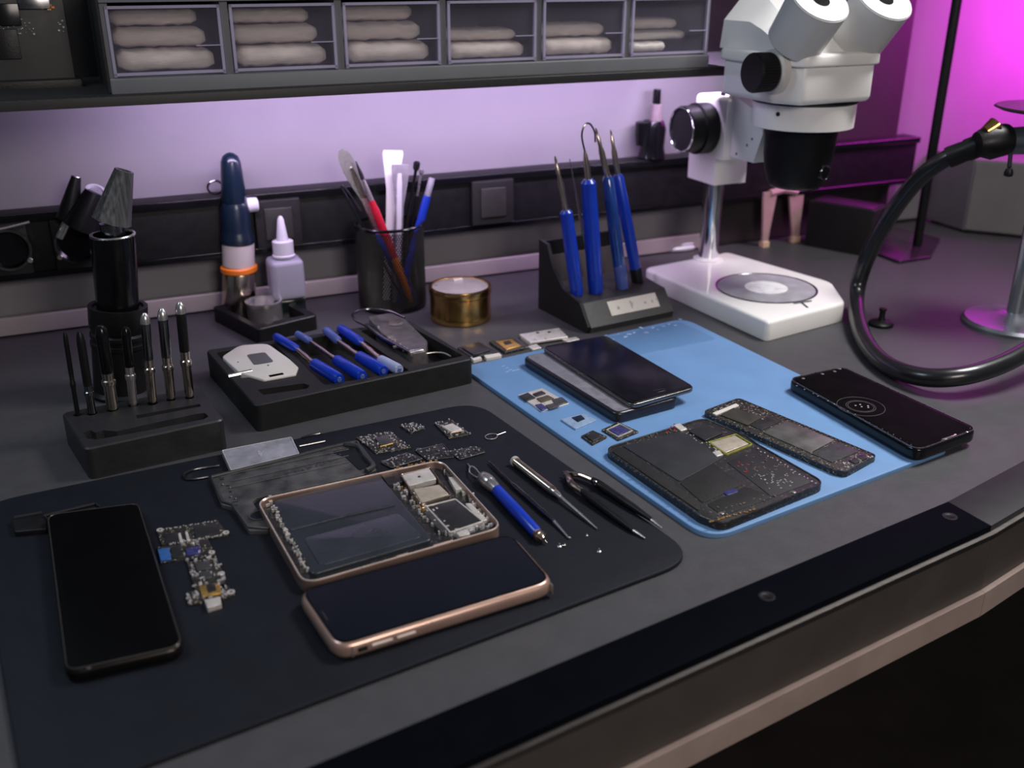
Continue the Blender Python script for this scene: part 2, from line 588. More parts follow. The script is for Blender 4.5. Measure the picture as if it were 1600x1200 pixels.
# ------------------------------------------------------------------ foreground phones
# black phone at the left
zt = MT + .0085
t = thing('smartphone', 'black smartphone with blank dark screen lying at the far left of the black mat', 'smartphone', P(180, 920, MT))
o = rp(pp(zt, (71, 804), (218, 785), (289, 1010), (101, 1052)), .009, 8)
b = B(); b.prism(o, MT, zt, .003, .003, 4)
b.build('body', mat('dark_phone_frame', (.035, .032, .030), .3, .9, .1, 60), t)
b = B(); b.prism(off(ccw(o), .0016), zt - .0002, zt + .0004, .0003); b.build('screen', dim_glass, t)
b = B(); b.frame(off(ccw(o), .0011), .0005, zt - .0004, zt + .0005); b.build('rim_line', mat('dull_rim', (.16, .15, .14), .35, .8, .1, 60), t)
b = B()
for x0, x1 in ((136, 142), (262, 268)):
    a, c = P(x0, 1044 if x0 < 200 else 1012, zt - .001), P(x1, 1043 if x0 < 200 else 1010, zt - .001)
    b.tube([a, c], .0007, 8)
b.build('antenna_line', steel_m, t)

# rose gold phone in its bumper
zt = MT + .011
t = thing('smartphone', 'dark-screened smartphone in a rose gold case, nearest to the bench front', 'smartphone', P(665, 920, MT))
o = rp(pp(zt, (462, 921), (800, 830), (869, 908), (524, 1014)), .0125, 10)
b = B(); b.prism(o, MT, zt, .0042, .0045, 6)
cs = b.build('case', rose_m, t)
sc = off(ccw(o), .0036)
b = B(); b.frame(off(ccw(o), .0024), .0014, zt - .0005, zt + .0003); b.build('screen_rim', gloss_m, t)
b = B(); b.prism(sc, zt - .0004, zt + .0001); b.build('screen', mat('glossy_screen', (.004, .006, .012), .24, 0, .1, 40, rvar=.02, spec=.6), t)
A0, A1 = Vector(P(524, 1014, zt)), Vector(P(869, 908, zt))
ud = (A1 - A0).normalized(); vd = Vector((ud.y, -ud.x, 0))


def side_pt(s_, z, out=0):
    q = A0 + ud * s_ + vd * out
    return Vector((q.x, q.y, z))


for s0, s1 in ((.021, .033), (.036, .047)):
    b = B(); b.tube([side_pt(s0, MT + .0058, -.0001), side_pt(s1, MT + .0058, -.0001)], .0011, 10)
    b.build('side_button', rosel_m, cs)
b = B(); q = side_pt(.0155, 0, -.001); b.box(q.x, q.y, .006, .0028, MT + .0042, MT + .0072, math.atan2(ud.y, ud.x), .0008)
b.build('switch_opening', black_m, cs)
for s0 in (.0095, .137):
    b = B(); q = side_pt(s0, 0, -.0014); b.box(q.x, q.y, .0009, .0034, MT + .0022, MT + .009, math.atan2(ud.y, ud.x)); b.build('antenna_line', steel_m, cs)
b = B(); q0, q1 = P(503, 956, zt + .0001), P(512, 969, zt + .0001)
b.tube([q0 + Vector((0, 0, .0001)), q1 + Vector((0, 0, .0001))], .0004, 6); b.build('earpiece_slot', chipg_m, t)

# open phone chassis
zt = MT + .0085
t = thing('phone_chassis', 'opened large phone with silver-rose frame, battery pouch and exposed shields', 'phone', P(590, 815, MT))
o = rp(pp(zt, (399, 780), (690, 717), (787, 823), (474, 913)), .012, 9)
b = B(); b.frame(o, .0017, MT, zt - .0003); b.build('frame', mat('shaded_rose_metal', (.42, .29, .24), .32, .7, .08, 50), t)  # darker rose paints shade onto the frame sides
b = B(); b.frame(off(ccw(o), .0003), .0008, zt - .0006, zt); b.build('lit_rim', rosel_m, t)  # pale ring paints the light caught along the top edge
b = B(); b.prism(off(ccw(o), .0016), MT, MT + .0030); b.build('back_plate', pcb_m, t)
zi = MT + .0030
b = B(); b.prism(rp(pp(zt - .002, (426, 782), (592, 740), (676, 842), (487, 897)), .004, 4), zi, zt - .0022, .001); pz = zt - .0022
po = b.build('battery', pouch_m, t)
b = B(); b.prism(rp(pp(pz, (474, 842), (622, 802), (660, 839), (500, 885)), .004, 4), pz, pz + .0005, .0004); b.build('pouch_panel', pouchl_m, po)
b = B(); b.tube([P(455, 828, pz + .0003), P(540, 806, pz + .0005), P(616, 789, pz + .0003)], .0008, 8); b.build('seam', pouchl_m, po)
for pts, m, h, nm in ((((628, 742), (670, 731), (682, 748), (639, 759)), can_m, .0040, 'shield'), (((646, 764), (686, 757), (702, 772), (659, 785)), beige_m, .0038, 'shield'),
                      (((667, 792), (712, 781), (752, 814), (704, 829)), chip_m, .0028, 'camera_plate'), (((596, 742), (622, 738), (630, 752), (606, 757)), chip_m, .0030, 'chip'),
                      (((700, 745), (712, 743), (724, 762), (712, 766)), can_m, .0030, 'shield'), (((690, 724), (704, 732), (712, 745), (700, 746)), chipg_m, .0030, 'chip'),
                      (((726, 786), (736, 786), (762, 812), (752, 814)), can_m, .0026, 'connector'), (((712, 832), (730, 826), (735, 834), (718, 838)), can_m, .0038, 'connector'),
                      (((662, 800), (676, 797), (702, 826), (690, 832)), chipg_m, .0030, 'connector')):
    chip(t, pts, zi, zi + h, m, nm, .0012)
b = B(); b.lathe([(.0011, 0), (.0011, .0004)], Matrix.Translation(P(655, 745, zi + .004)), 12); b.build('screw', chip_m, t)
b = B(); b.frame(rp(pp(zi + .0035, (664, 790), (712, 778), (756, 814), (703, 832)), .002, 4), .0012, zi, zi + .0035); b.build('camera_frame', can_m, t)
b = B(); b.frame(rp(pp(zi + .0044, (624, 741), (672, 729), (706, 773), (656, 788)), .003, 4), .0009, zi, zi + .0046); b.build('bracket', warm_m, t)
line_dots(t, (420, 785), (484, 896), zi + .0005, 30, 1, can_m, .0020, 4, .0028, 'contact_spring')
line_dots(t, (418, 778), (478, 894), zi + .0008, 26, 2, tin_c, .0014, 3, .0034, 'contact_dot')
line_dots(t, (602, 742), (694, 838), zi, 34, 3, tin_c, .0018, 6, .003, 'contact_dot')
line_dots(t, (606, 740), (698, 834), zi, 20, 33, gold_m, .0018, 7, .003, 'gold_contact')
line_dots(t, (690, 728), (764, 816), zi, 30, 4, can_m, .0020, 5, .0032, 'contact_spring')
line_dots(t, (706, 836), (772, 822), zi, 18, 5, tin_c, .0022, 4, .003, 'contact_dot')
line_dots(t, (612, 737), (684, 722), zi, 16, 6, gold_m, .0016, 4, .003, 'gold_contact')
dots(t, ((640, 772), (664, 768), (704, 826), (690, 834)), zi, 45, 7, can_m, .0015, .003)
cf = pp(MT + .0045, (474, 913), (787, 823))
C0, C1 = Vector((*cf[0], 0)), Vector((*cf[1], 0)); cu = (C1 - C0).normalized(); cv = Vector((cu.y, -cu.x, 0))
for s0, s1 in ((.062, .070), (.088, .102)):
    b = B(); a = C0 + cu * s0; c = C0 + cu * s1
    b.tube([(a.x, a.y, MT + .0048), (c.x, c.y, MT + .0048)], .0010, 8); b.build('side_button', rose_m, t)

# dark mid frame behind the open phone
zt = MT + .0045
t = thing('phone_mid_frame', 'scuffed dark plastic phone mid-frame behind the opened phone', 'phone part', P(450, 745, MT))
o = rp(pp(zt, (328, 743), (545, 690), (563, 694), (589, 731), (560, 741), (400, 775), (394, 781), (424, 826), (388, 826), (362, 789), (345, 785)), .003, 4)
b = B(); b.prism(o, MT, zt - .0015, .0005); b.build('plate', dust_m, t)
b = B()
b.tube(catmull([P(330, 745, zt - .001), P(440, 718, zt - .001), P(545, 692, zt - .001), P(562, 697, zt - .001), P(587, 730, zt - .001)], 8), .0013, 8)
b.tube([P(331, 747, zt - .001), P(348, 784, zt - .001), P(364, 789, zt - .001), P(389, 824, zt - .001), P(420, 826, zt - .001)], .0011, 8)
b.build('raised_rim', mat('dark_rim', (.03, .03, .032), .4, 0, .2, 60), t)
b = B()
for y0, y1 in ((752, 712), (762, 722), (741, 702)):
    b.tube([P(362, y0, zt - .0012), P(545, y1, zt - .0012)], .0006, 6)
b.build('rib', dust_m, t)
b = B(); b.prism(rp(pp(zt, (516, 704), (550, 697), (576, 726), (562, 733), (540, 712)), .002, 4), zt - .0016, zt - .0010); b.build('pocket', mat_m, t)
b = B(); b.tube(catmull([P(540, 694, zt), P(560, 698, zt), P(570, 712, zt), P(583, 728, zt), P(572, 736, zt)], 6), .0022, 8); b.build('corner_rim', mat('dark_corner', (.035, .035, .037), .4, 0, .2, 60), t)
p = P(404, 806, zt - .0015); b = B(); b.lathe([(.0066, 0), (.0066, .0008), (.0056, .0008), (.0054, -.0002)], Matrix.Translation(p), 28, False); b.build('ring_boss', chipg_m, t)
b = B(); b.lathe([(.0054, 0), (.0054, .0003)], Matrix.Translation(p), 28); b.build('opening', mat_m, t)
dots(t, ((440, 735), (530, 708), (536, 716), (450, 744)), zt - .0015, 34, 9, chipg_m, .002, .0006, 'scuff')
line_dots(t, (345, 745), (372, 790), zt - .0015, 10, 21, chipg_m, .002, 4, .0012, 'clip')

# hazy plastic card
zt = MT + .0045
t = thing('plastic_tray', 'small hazy clear plastic cover behind the dark mid-frame', 'plastic cover', P(405, 712, MT))
o = rp(pp(zt, (347, 704), (455, 683), (467, 709), (361, 735)), .0012, 3)
b = B(); b.prism(o, MT + .0030, zt, .0005); b.build('cover', film_m, t)
chip(t, ((350, 707), (361, 704), (371, 727), (362, 729)), MT, MT + .0025, black_m, 'dark_insert')
b = B(); b.frame(off(ccw(o), -.0004), .0010, MT, zt + .0004); b.build('rim', mat('hazy_rim', (.35, .34, .36), .25, 0, .2, 60), t)
dots(t, ((380, 722), (450, 702), (455, 690), (390, 710)), zt, 10, 12, clear_p, .003, .0003, 'scratch')
# rods, loop, bracket
b = B(); b.tube(catmull([P(343, 727, MT + .001), P(305, 733, MT + .001), P(288, 741, MT + .001), P(294, 749, MT + .001), P(326, 745, MT + .001)], 8), .0011, 8)
single(b, 'wire_loop', dsteel_m, 'thin dark wire loop poking out left of the mid-frame', 'wire loop')
b = B(); b.tube([P(468, 697, MT + .0008), P(508, 689, MT + .0008)], .0007, 8)
single(b, 'metal_pin', steel_m, 'short straight metal pin right of the hazy plastic cover', 'pin')
b = B(); b.tube([P(472, 684, MT + .0008), P(484, 680, MT + .0008), P(500, 677, MT + .0008)], .0009, 8)
single(b, 'metal_pin', dsteel_m, 'tiny dark metal pin, the farther one behind the mid-frame', 'pin')
b = B(); b.tube(catmull([P(758, 682, MT + .0006), P(766, 678, MT + .0006), P(777, 679, MT + .0006), P(774, 685, MT + .0006), P(762, 686, MT + .0006)], 5, True), .0005, 6, True)
b.tube([P(776, 680, MT + .0006), P(790, 675, MT + .0006)], .0005, 6)
single(b, 'wire_clip', steel_m, 'tiny bent wire clip alone near the right edge of the black mat', 'clip')

# small boards on the black mat
z1 = MT + .0014
t = slab('circuit_board', 'small square circuit board with central chip beside the mid-frame corner', 'circuit board', ((556, 683), (608, 673), (643, 699), (588, 708)), MT, z1, pcb2_m, .0008)
chip(t, ((586, 684), (605, 680), (614, 691), (595, 696)), z1, z1 + .0014, chipg_m)
b = B(); b.tube([P(594, 698, z1 + .0008), P(614, 693, z1 + .0008)], .0006, 6); b.build('gold_bar', gold_m, t)
dots(t, ((556, 683), (608, 673), (643, 699), (588, 708)), z1, 70, 13, tin_c, .0011, .0010)
t = slab('circuit_board', 'tiny circuit fragment, the leftmost of two at the mat back edge', 'circuit board', ((624, 664), (648, 660), (664, 668), (642, 676)), MT, z1, pcb2_m, .0006)
dots(t, ((624, 664), (648, 660), (664, 668), (642, 676)), z1, 26, 14, tin_c, .0012, .0012)
t = slab('circuit_board', 'small circuit board with a silver shield near the mat back corner', 'circuit board', ((678, 661), (706, 655), (736, 678), (702, 685)), MT, z1, pcb2_m, .0006)
chip(t, ((690, 666), (707, 661), (722, 670), (706, 675)), z1, z1 + .0016, can_m, 'shield')
b = B(); b.tube([P(704, 677, z1 + .0008), P(722, 673, z1 + .0008)], .0007, 6); b.build('copper_bar', rose_m, t)
dots(t, ((678, 661), (706, 655), (736, 678), (702, 685)), z1, 34, 15, tin_c, .0012, .0011)
for i, (lab, pts) in enumerate((('dark flex board touching the open phone frame, nearest of three', ((594, 722), (636, 707), (662, 716), (612, 731))),
                                ('dark flex board, middle one of three behind the open phone', ((648, 703), (692, 693), (710, 714), (668, 719))),
                                ('thin curved flex board, rightmost of three behind the open phone', ((702, 705), (744, 697), (759, 706), (718, 718))))):
    t = slab('flex_board', lab, 'flex board', pts, MT, MT + .0008, pcb_m, .0015, .0002)
    b = B(); b.frame(rp(pp(MT + .0012, *pts), .0015, 4), .0006, MT + .0008, MT + .0013); b.build('edge_track', mat('dull_track%d' % i, (.12, .115, .11), .35, .7, .4, 400), t)
    dots(t, pts, MT + .0008, 22, 30 + i, tin_c, .0010, .0007)
    dots(t, pts, MT + .0008, 6, 40 + i, chipg_m, .0028, .0007, 'chip')

# T-shaped logic board
z1 = MT + .0014
t = thing('logic_board', 't-shaped phone logic board with blue chip, beside the black phone', 'circuit board', P(310, 875, MT))
U = ((244, 827), (340, 812), (357, 836), (253, 852)); Lq = ((245, 855), (284, 849), (289, 871), (251, 880))
Mq = ((282, 846), (325, 842), (338, 870), (291, 878)); D1 = ((291, 876), (336, 868), (353, 903), (345, 937), (318, 940), (305, 922), (298, 900))
D2 = ((290, 927), (304, 922), (318, 938), (314, 942), (294, 945)); D3 = ((340, 914), (352, 912), (367, 927), (348, 936))
b = B()
for q in (U, Lq, Mq, D1, D2, D3): b.prism(quad(z1, q, .0008), MT, z1, .0002)
b.build('board', pcb2_m, t)
chip(t, ((256, 834), (276, 830), (281, 845), (258, 849)), z1, z1 + .0010)
chip(t, ((302, 825), (337, 817), (343, 832), (306, 841)), z1, z1 + .0010)
chip(t, ((246, 858), (264, 855), (268, 873), (251, 876)), z1, z1 + .0012, blue_c)['label'] = 'blue chip'
chip(t, ((266, 855), (282, 852), (286, 869), (270, 872)), z1, z1 + .0010)
chip(t, ((290, 857), (312, 852), (314, 864), (292, 868)), z1, z1 + .0010, purple_c)['label'] = 'violet chip'
chip(t, ((303, 880), (326, 876), (330, 887), (308, 891)), z1, z1 + .0012, chipg_m)
chip(t, ((310, 894), (328, 891), (332, 901), (315, 905)), z1, z1 + .0012, chipg_m)
chip(t, ((311, 916), (343, 911), (346, 926), (316, 932)), z1, z1 + .0012, gold_m, 'gold_shield')
chip(t, ((322, 914), (336, 912), (338, 922), (325, 925)), z1 + .0012, z1 + .0018)
chip(t, ((319, 937), (344, 932), (346, 943), (324, 950)), MT, z1 + .0020, can_m, 'connector')
for a in ((278, 833), (289, 831)):
    chip(t, ((a[0], a[1]), (a[0] + 4, a[1] - 1), (a[0] + 8, a[1] + 13), (a[0] + 3, a[1] + 14)), z1, z1 + .0014, can_m, 'connector', .0003)
for q, rr in (((250, 829), .0022), ((353, 833), .0022), ((361, 926), .0024), ((331, 864), .002), ((346, 897), .002)):
    b = B(); p = P(*q, z1); b.lathe([(rr * .5, 0), (rr * .5, .0008), (rr, .0008), (rr, 0)], Matrix.Translation(p), 18, False); b.build('screw_ring', can_m, t)
dots(t, D1, z1, 60, 16, tin_c, .0015, .0012)
dots(t, Mq, z1, 16, 17, tin_c, .0013, .0012)
dots(t, D2, z1, 10, 18, tin_c, .0015, .0012)
dots(t, D3, z1, 8, 28, tin_c, .0015, .0012)
line_dots(t, (250, 829), (338, 814), z1, 18, 19, tin_c, .0010, 1.2, .0008)
line_dots(t, (262, 851), (352, 836), z1, 24, 20, tin_c, .0012, 1.6, .0010)

# black bar behind the black phone
z1 = MT + .005
t = thing('plastic_bar', 'flat black plastic bar tucked behind the left black phone', 'plastic bar', P(85, 806, MT))
b = B(); b.prism(rp(pp(z1, (17, 808), (150, 785), (159, 792), (140, 799), (72, 812), (74, 824), (22, 829)), .0022, 4), MT, z1 - .001, .0008); b.build('bar', black_m, t)
b = B(); b.tube([P(68, 806, z1), P(148, 787, z1), P(157, 792, z1)], .0010, 8); b.tube([P(70, 807, z1), P(75, 812, z1), P(150, 794, z1)], .0008, 8); b.build('raised_edge', slab_m, t)
b = B(); b.tube([P(22, 809, z1 - .0006), P(66, 801, z1 - .0006)], .0012, 8); b.build('rib', slab_m, t)

# ------------------------------------------------------------------ hand tools on the black mat
r = .0042
t = thing('spudger', 'blue handled tool with a wire loop head lying on the black mat', 'hand tool', P(800, 795, MT))
b = B(); z = MT + .004
b.spin(P(774, 763, z), P(842, 836, z), [(.0030, 0), (.0042, .02), (.0044, .5), (.0040, .98), (.0030, 1)]); b.build('handle', blue_p, t)
b = B(); b.spin(P(751, 742, z + .001), P(776, 765, z + .0005), [(.0022, 0), (.0040, .1), (.0052, .3), (.0054, .55), (.0046, .62), (.0050, .7), (.0038, 1)]); b.build('ferrule', steel_m, t)
b = B(); b.tube(catmull([P(752, 743, z + .001), P(742, 731, z), P(735, 729, z - .001), P(734, 738, z - .001), P(744, 745, z), P(754, 747, z)], 6), .0006, 8)
b.tube([P(735, 730, z - .001), P(731, 725, MT + .001)], .0006, 8); b.build('wire_loop', steel_m, t)
b = B(); b.spin(P(839, 833, z), P(849, 843, z), [(.0034, 0), (.0042, .15), (.0042, .6), (.0030, .7), (.0015, 1)]); b.spin(P(848, 842, z - .001), P(855, 848, MT + .002), [(.0012, 0), (.0003, 1)]); b.build('end_cap', warm_m, t)

z = MT + .002
t = thing('needle_probe', 'thin dark steel probe between the blue handled tool and knurled driver', 'probe', P(825, 780, MT))
b = B(); b.spin(P(764, 721, z), P(800, 756, z), [(.0006, 0), (.0009, .1), (.0013, 1)]); b.spin(P(799, 755, z), P(866, 815, z), [(.0013, 0), (.0020, .1), (.0019, .8), (.0012, 1)]); b.build('shaft', dsteel_m, t)
b = B(); b.spin(P(864, 813, z), P(889, 841, MT + .001), [(.0013, 0), (.0012, .1), (.0005, 1)]); b.lathe([(.0003, 0), (.0009, .0004), (.0009, .0012), (.0003, .0017)], Matrix.Translation(P(890, 842, MT)), 12); b.build('tip', steel_m, t)

z = MT + .0035
t = thing('precision_screwdriver', 'knurled steel precision screwdriver lying on the black mat', 'screwdriver', P(865, 770, MT))
b = B()
prof = [(.0025, 0), (.0036, .01)]
for i in range(30): prof += [(.0036, .03 + i * .03), (.0033, .045 + i * .03)]
prof += [(.0036, .95), (.0026, 1)]
b.spin(P(804, 720, z), P(868, 770, z), prof, 28); b.build('handle', warm_m, t)
b = B(); b.spin(P(866, 768, z), P(876, 777, z), [(.0024, 0), (.0024, .5), (.0016, 1)]); b.spin(P(875, 776, z), P(933, 826, MT + .001), [(.0013, 0), (.0011, .6), (.0004, 1)]); b.build('shaft', steel_m, t)
b = B(); b.spin(P(803, 719, z), P(806, 722, z), [(.0030, 0), (.0040, .3), (.0040, 1)]); b.build('end_cap', can_m, t)

z = MT + .004
t = thing('divider_compass', 'black two-legged compass with silver hinge lying beside the blue mat', 'compass', P(960, 790, MT))
b = B()
b.tube(catmull([P(886, 741, z), P(893, 756, z), P(912, 770, z)], 5), [.0022] * 4 + [.0028] * 3 + [.0022] * 4, 10)
b.tube(catmull([P(886, 741, z), P(905, 742, z), P(930, 752, z)], 5), [.0022] * 4 + [.0020] * 3 + [.0022] * 4, 10)
b.spin(P(880, 737, z), P(890, 745, z), [(.0006, 0), (.0009, .4), (.0030, .5), (.0034, 1)])
b.build('hinge', warm_m, t)
b = B(); b.spin(P(909, 767, z), P(990, 829, MT + .002), [(.0024, 0), (.0032, .1), (.0030, .7), (.0018, 1)]); b.build('leg', black_m, t)
b = B(); b.spin(P(926, 750, z), P(1018, 812, MT + .002), [(.0024, 0), (.0032, .1), (.0028, .7), (.0016, 1)]); b.build('leg', black_m, t)
b = B(); b.spin(P(988, 828, MT + .002), P(1008, 841, MT + .001), [(.0014, 0), (.0009, .6), (.0006, 1)]); b.build('point', steel_m, t)
b = B(); b.spin(P(1016, 811, MT + .002), P(1035, 826, MT + .001), [(.0013, 0), (.0008, .7), (.0010, 1)]); b.build('point', steel_m, t)
b = B(); p = P(930, 753, z + .003); b.lathe([(.0014, -.002), (.0014, .0008), (.0008, .0012)], Matrix.Translation(p), 12); b.build('pivot_screw', chrome_m, t)
for (x, y), lab in (((874, 854), 'tiny loose silver screw, leftmost below the probe tip'), ((936, 862), 'tiny loose silver screw, nearest to the bench front'), ((917, 837), 'tiny loose screw below the knurled screwdriver tip')):
    b = B(); p = P(x, y, MT); k = .6 if x == 917 else 1
    b.lathe([(.0014 * k, 0), (.0015 * k, .0004 * k), (.0010 * k, .0008 * k), (.0006 * k, .0009 * k), (.0006 * k, .0022 * k), (.0004 * k, .0026 * k)], Matrix.Translation(p), 14)
    if x == 874: b.spin(p + Vector((.0016, -.0006, .0008)), p + Vector((.0038, -.001, .0008)), [(.0005, 0), (.0005, .7), (.0011, .72), (.0011, 1)], 12)
    single(b, 'loose_screw', steel_m, lab, 'screw', 'loose screws on the black mat')

# ------------------------------------------------------------------ things on the blue mat
z1 = BT + .010
t = thing('smartphone', 'grey-backed phone body lying under the black display on the blue mat', 'smartphone', P(930, 600, BT))
o = rp(pp(z1, (815, 556), (908, 538), (1064, 620), (963, 647)), .009, 7)
b = B(); b.prism(o, BT, z1, .003, .003, 4); b.build('body', mat('phone_body_dark', (.03, .03, .04), .3, .5, .1, 60), t)
b = B(); b.prism(off(ccw(o), .003), z1 - .0002, z1 + .0002, .0001); b.build('inner_panel', mat('grey_inner_panel', (.17, .17, .20), .45, .1, .2, 150), t)
b = B(); q0, q1 = P(975, 642, z1 - .003), P(1052, 621, z1 - .003); b.tube([q0, q1], .0022, 10); b.build('bottom_bezel', steel_m, t)
b = B(); b.tube([P(1000, 637, z1 - .0045), P(1014, 633, z1 - .0045)], .0018, 8); b.build('charging_port', black_m, t)
z2 = z1 + .0052
t = thing('display_panel', 'black phone display panel resting on the grey-backed phone body', 'display', P(965, 575, z1 + .0003))
o = rp(pp(z2, (846, 541), (947, 523), (1087, 604), (987, 632)), .008, 7)
b = B(); b.prism(o, z1 + .0003, z2 - .0008, .0008, .0012, 3); b.build('frame', mat('panel_frame', (.20, .19, .19), .25, .9, .1, 60), t)
b = B(); b.prism(off(ccw(o), .0010), z2 - .0009, z2, .0004); b.build('glass', lcd_m, t)
b = B(); p = P(1031, 610, z2); b.prism(rp(rect(p.x, p.y, .013, .0055, .05), .0027, 5), z2, z2 + .0003, .0002); b.build('home_button', gloss_m, t)

z2 = BT + .0115
t = thing('smartphone', 'black phone with a ring mark on its face at the blue mat corner', 'smartphone', P(1380, 640, BT))
o = rp(pp(z2, (1230, 591), (1316, 572), (1530, 670), (1434, 705)), .011, 8)
b = B(); b.prism(o, BT, z2, .003, .0035, 5); b.build('body', gloss_m, t)
b = B(); b.frame(off(ccw(o), .0008), .0006, z2 - .0006, z2 + .0003); b.build('worn_rim', mat('worn_rim', (.16, .15, .15), .3, .8, .7, 500), t)
b = B(); b.prism(off(ccw(o), .0035), z2 - .0004, z2 + .0003, .0002); fc = b.build('face', mat('black_face', (.004, .0035, .004), .5, 0, .2, 60, spec=.01), t)
p = P(1345, 635, z2 + .0003)
for rr in (.0195, .0120, .0105):
    b = B(); b.tube([(p.x + rr * math.cos(a * math.pi / 20), p.y + rr * math.sin(a * math.pi / 20), p.z) for a in range(40)], .00028, 5, True); b.build('ring_mark', mat('ring_grey', (.07, .065, .065), .5), fc)
b = B()
for dx, dy in ((-.003, .003), (.002, .003), (0, -.001), (.006, -.002), (.004, -.0045)):
    b.lathe([(.0008, 0), (.0008, .0003)], Matrix.Translation(p + Vector((dx, dy, 0))), 10)
b.build('mark_dots', can_m, fc)
for q in ((1255, 592), (1285, 585), (1304, 581), (1312, 577)):
    b = B(); b.lathe([(.0015, 0), (.0015, .0006), (.0008, .0008)], Matrix.Translation(P(*q, z2)), 14); b.build('rim_screw', steel_m, t)
line_dots(t, (1240, 600), (1340, 650), z2, 9, 50, tin_c, .0010, 1, .0005, 'chipped_spot')
line_dots(t, (1345, 654), (1430, 697), z2, 9, 51, chipg_m, .0012, 1, .0005, 'chipped_spot')
line_dots(t, (1470, 689), (1512, 674), z2, 4, 52, can_m, .0018, 2, .0006, 'chipped_spot')
b = B(); b.tube([P(1472, 687, z2 + .0003), P(1488, 682, z2 + .0003)], .0008, 6); b.build('metal_contact', steel_m, t)

# big dark chassis
z2 = BT + .0055
bp_ = ((943, 701), (1100, 653), (1166, 681), (1184, 694), (1291, 755), (1128, 821), (1092, 806))
t = slab('phone_chassis', 'wide dark phone chassis full of components on the blue mat', 'phone', bp_, BT, z2, pcb_m, .011, .001, 'body')
o = rp(pp(z2, *bp_), .011, 5)
b = B(); b.frame(o, .0014, z2 - .001, z2 + .0008); b.build('rim', mat('dark_rim_metal', (.05, .05, .052), .3, .6, .5, 400), t)
chip(t, ((972, 696), (1068, 673), (1128, 716), (1062, 752)), z2, z2 + .0006, mat('dark_battery', (.018, .020, .024), .4, 0, .1, 60), 'battery', .002)
chip(t, ((1062, 754), (1112, 722), (1160, 757), (1098, 786)), z2, z2 + .0005, matte_m, 'cover_plate', .002)
chip(t, ((1074, 672), (1102, 662), (1130, 676), (1102, 688)), z2, z2 + .0016, chip_m)
chip(t, ((1110, 691), (1148, 680), (1170, 693), (1134, 707)), z2, z2 + .0012, beige_m, 'shield')
b = B(); b.frame(rp(pp(z2 + .001, (1106, 691), (1150, 678), (1176, 694), (1136, 710)), .001, 3), .0005, z2, z2 + .0014); b.build('yellow_outline', mat('yellow_tape', (.35, .36, .05), .5, 0, .3, 300), t)
chip(t, ((1113, 706), (1124, 703), (1130, 710), (1120, 713)), z2, z2 + .0012, can_m, 'connector')
chip(t, ((1136, 722), (1182, 702), (1272, 752), (1206, 776)), z2, z2 + .0004, mat('dark_cover', (.012, .012, .014), .45, 0, .1, 60), 'cover_plate', .002)
chip(t, ((1104, 788), (1166, 760), (1210, 776), (1130, 806)), z2, z2 + .0004, matte_m, 'cover_plate', .002)
chip(t, ((956, 705), (972, 697), (1096, 786), (1092, 798)), z2, z2 + .0007, matte_m, 'side_rail', .001)
chip(t, ((1130, 768), (1148, 762), (1154, 768), (1136, 774)), z2, z2 + .0008, purple_c)
chip(t, ((1052, 664), (1062, 661), (1074, 670), (1064, 673)), z2, z2 + .001, can_m, 'connector')
for i, q in enumerate((((960, 696), (1050, 668), (1062, 673), (975, 702)), ((1050, 664), (1070, 658), (1138, 708), (1122, 714)), ((1140, 720), (1190, 706), (1235, 730), (1180, 752)),
                       ((1176, 740), (1250, 738), (1262, 752), (1205, 772)), ((1100, 800), (1200, 770), (1215, 776), (1120, 815)))):
    dots(t, q, z2, (26, 30, 40, 34, 22)[i], 60 + i, tin_c if i % 2 else mat('mixed_smd%d' % i, (.30, .25, .21), .3, .6, .6, 900), .0011, .0009)
dots(t, ((1040, 664), (1056, 661), (1064, 670), (1030, 680)), z2, 10, 70, red_p, .0011, .0008, 'red_component')
dots(t, ((1140, 722), (1180, 712), (1200, 730), (1160, 744)), z2, 8, 71, red_p, .0010, .0008, 'red_component')
line_dots(t, (950, 708), (1095, 806), z2 + .0004, 30, 72, chipg_m, .0013, 1.5, .0008)
line_dots(t, (1108, 816), (1180, 796), z2 + .0004, 14, 73, gold_m, .0014, 1.5, .0008, 'gold_contact')
line_dots(t, (1180, 700), (1276, 757), z2 + .0004, 16, 74, tin_c, .0012, 2, .0008)
for q in ((1128, 803), (1240, 770)):
    b = B(); b.lathe([(.0016, 0), (.0016, .0008), (.0010, .001)], Matrix.Translation(P(*q, z2)), 14); b.build('screw', steel_m, t)

# long board
z2 = BT + .0042
bp2 = ((1098, 643), (1154, 622), (1371, 712), (1322, 739), (1304, 735))
t = slab('phone_board', 'long narrow phone board with a silver plate on the blue mat', 'circuit board', bp2, BT, z2, pcb2_m, .005, .0008)
b = B(); b.frame(rp(pp(z2, *bp2), .005, 5), .0010, z2 - .001, z2 + .0006); b.build('rim', mat('dark_rim_metal2', (.05, .05, .052), .3, .6, .5, 400), t)
chip(t, ((1126, 648), (1146, 637), (1192, 651), (1168, 664)), z2, z2 + .0012, mat('olive_chip', (.03, .028, .022), .4, 0, .2, 100))
chip(t, ((1113, 645), (1150, 630), (1155, 633), (1119, 648)), z2, z2 + .0012, cream_m, 'ribbon_connector')
chip(t, ((1192, 675), (1229, 657), (1304, 687), (1266, 707)), z2, z2 + .0008, mat('dull_silver_plate', (.16, .155, .15), .35, .7, .35, 60), 'silver_plate')
chip(t, ((1268, 708), (1308, 690), (1342, 705), (1300, 722)), z2, z2 + .0007, chipg_m, 'chip')
chip(t, ((1326, 719), (1346, 710), (1356, 715), (1336, 724)), z2, z2 + .0008, chip_m)
chip(t, ((1172, 664), (1196, 652), (1222, 657), (1190, 672)), z2, z2 + .0006, chip_m)
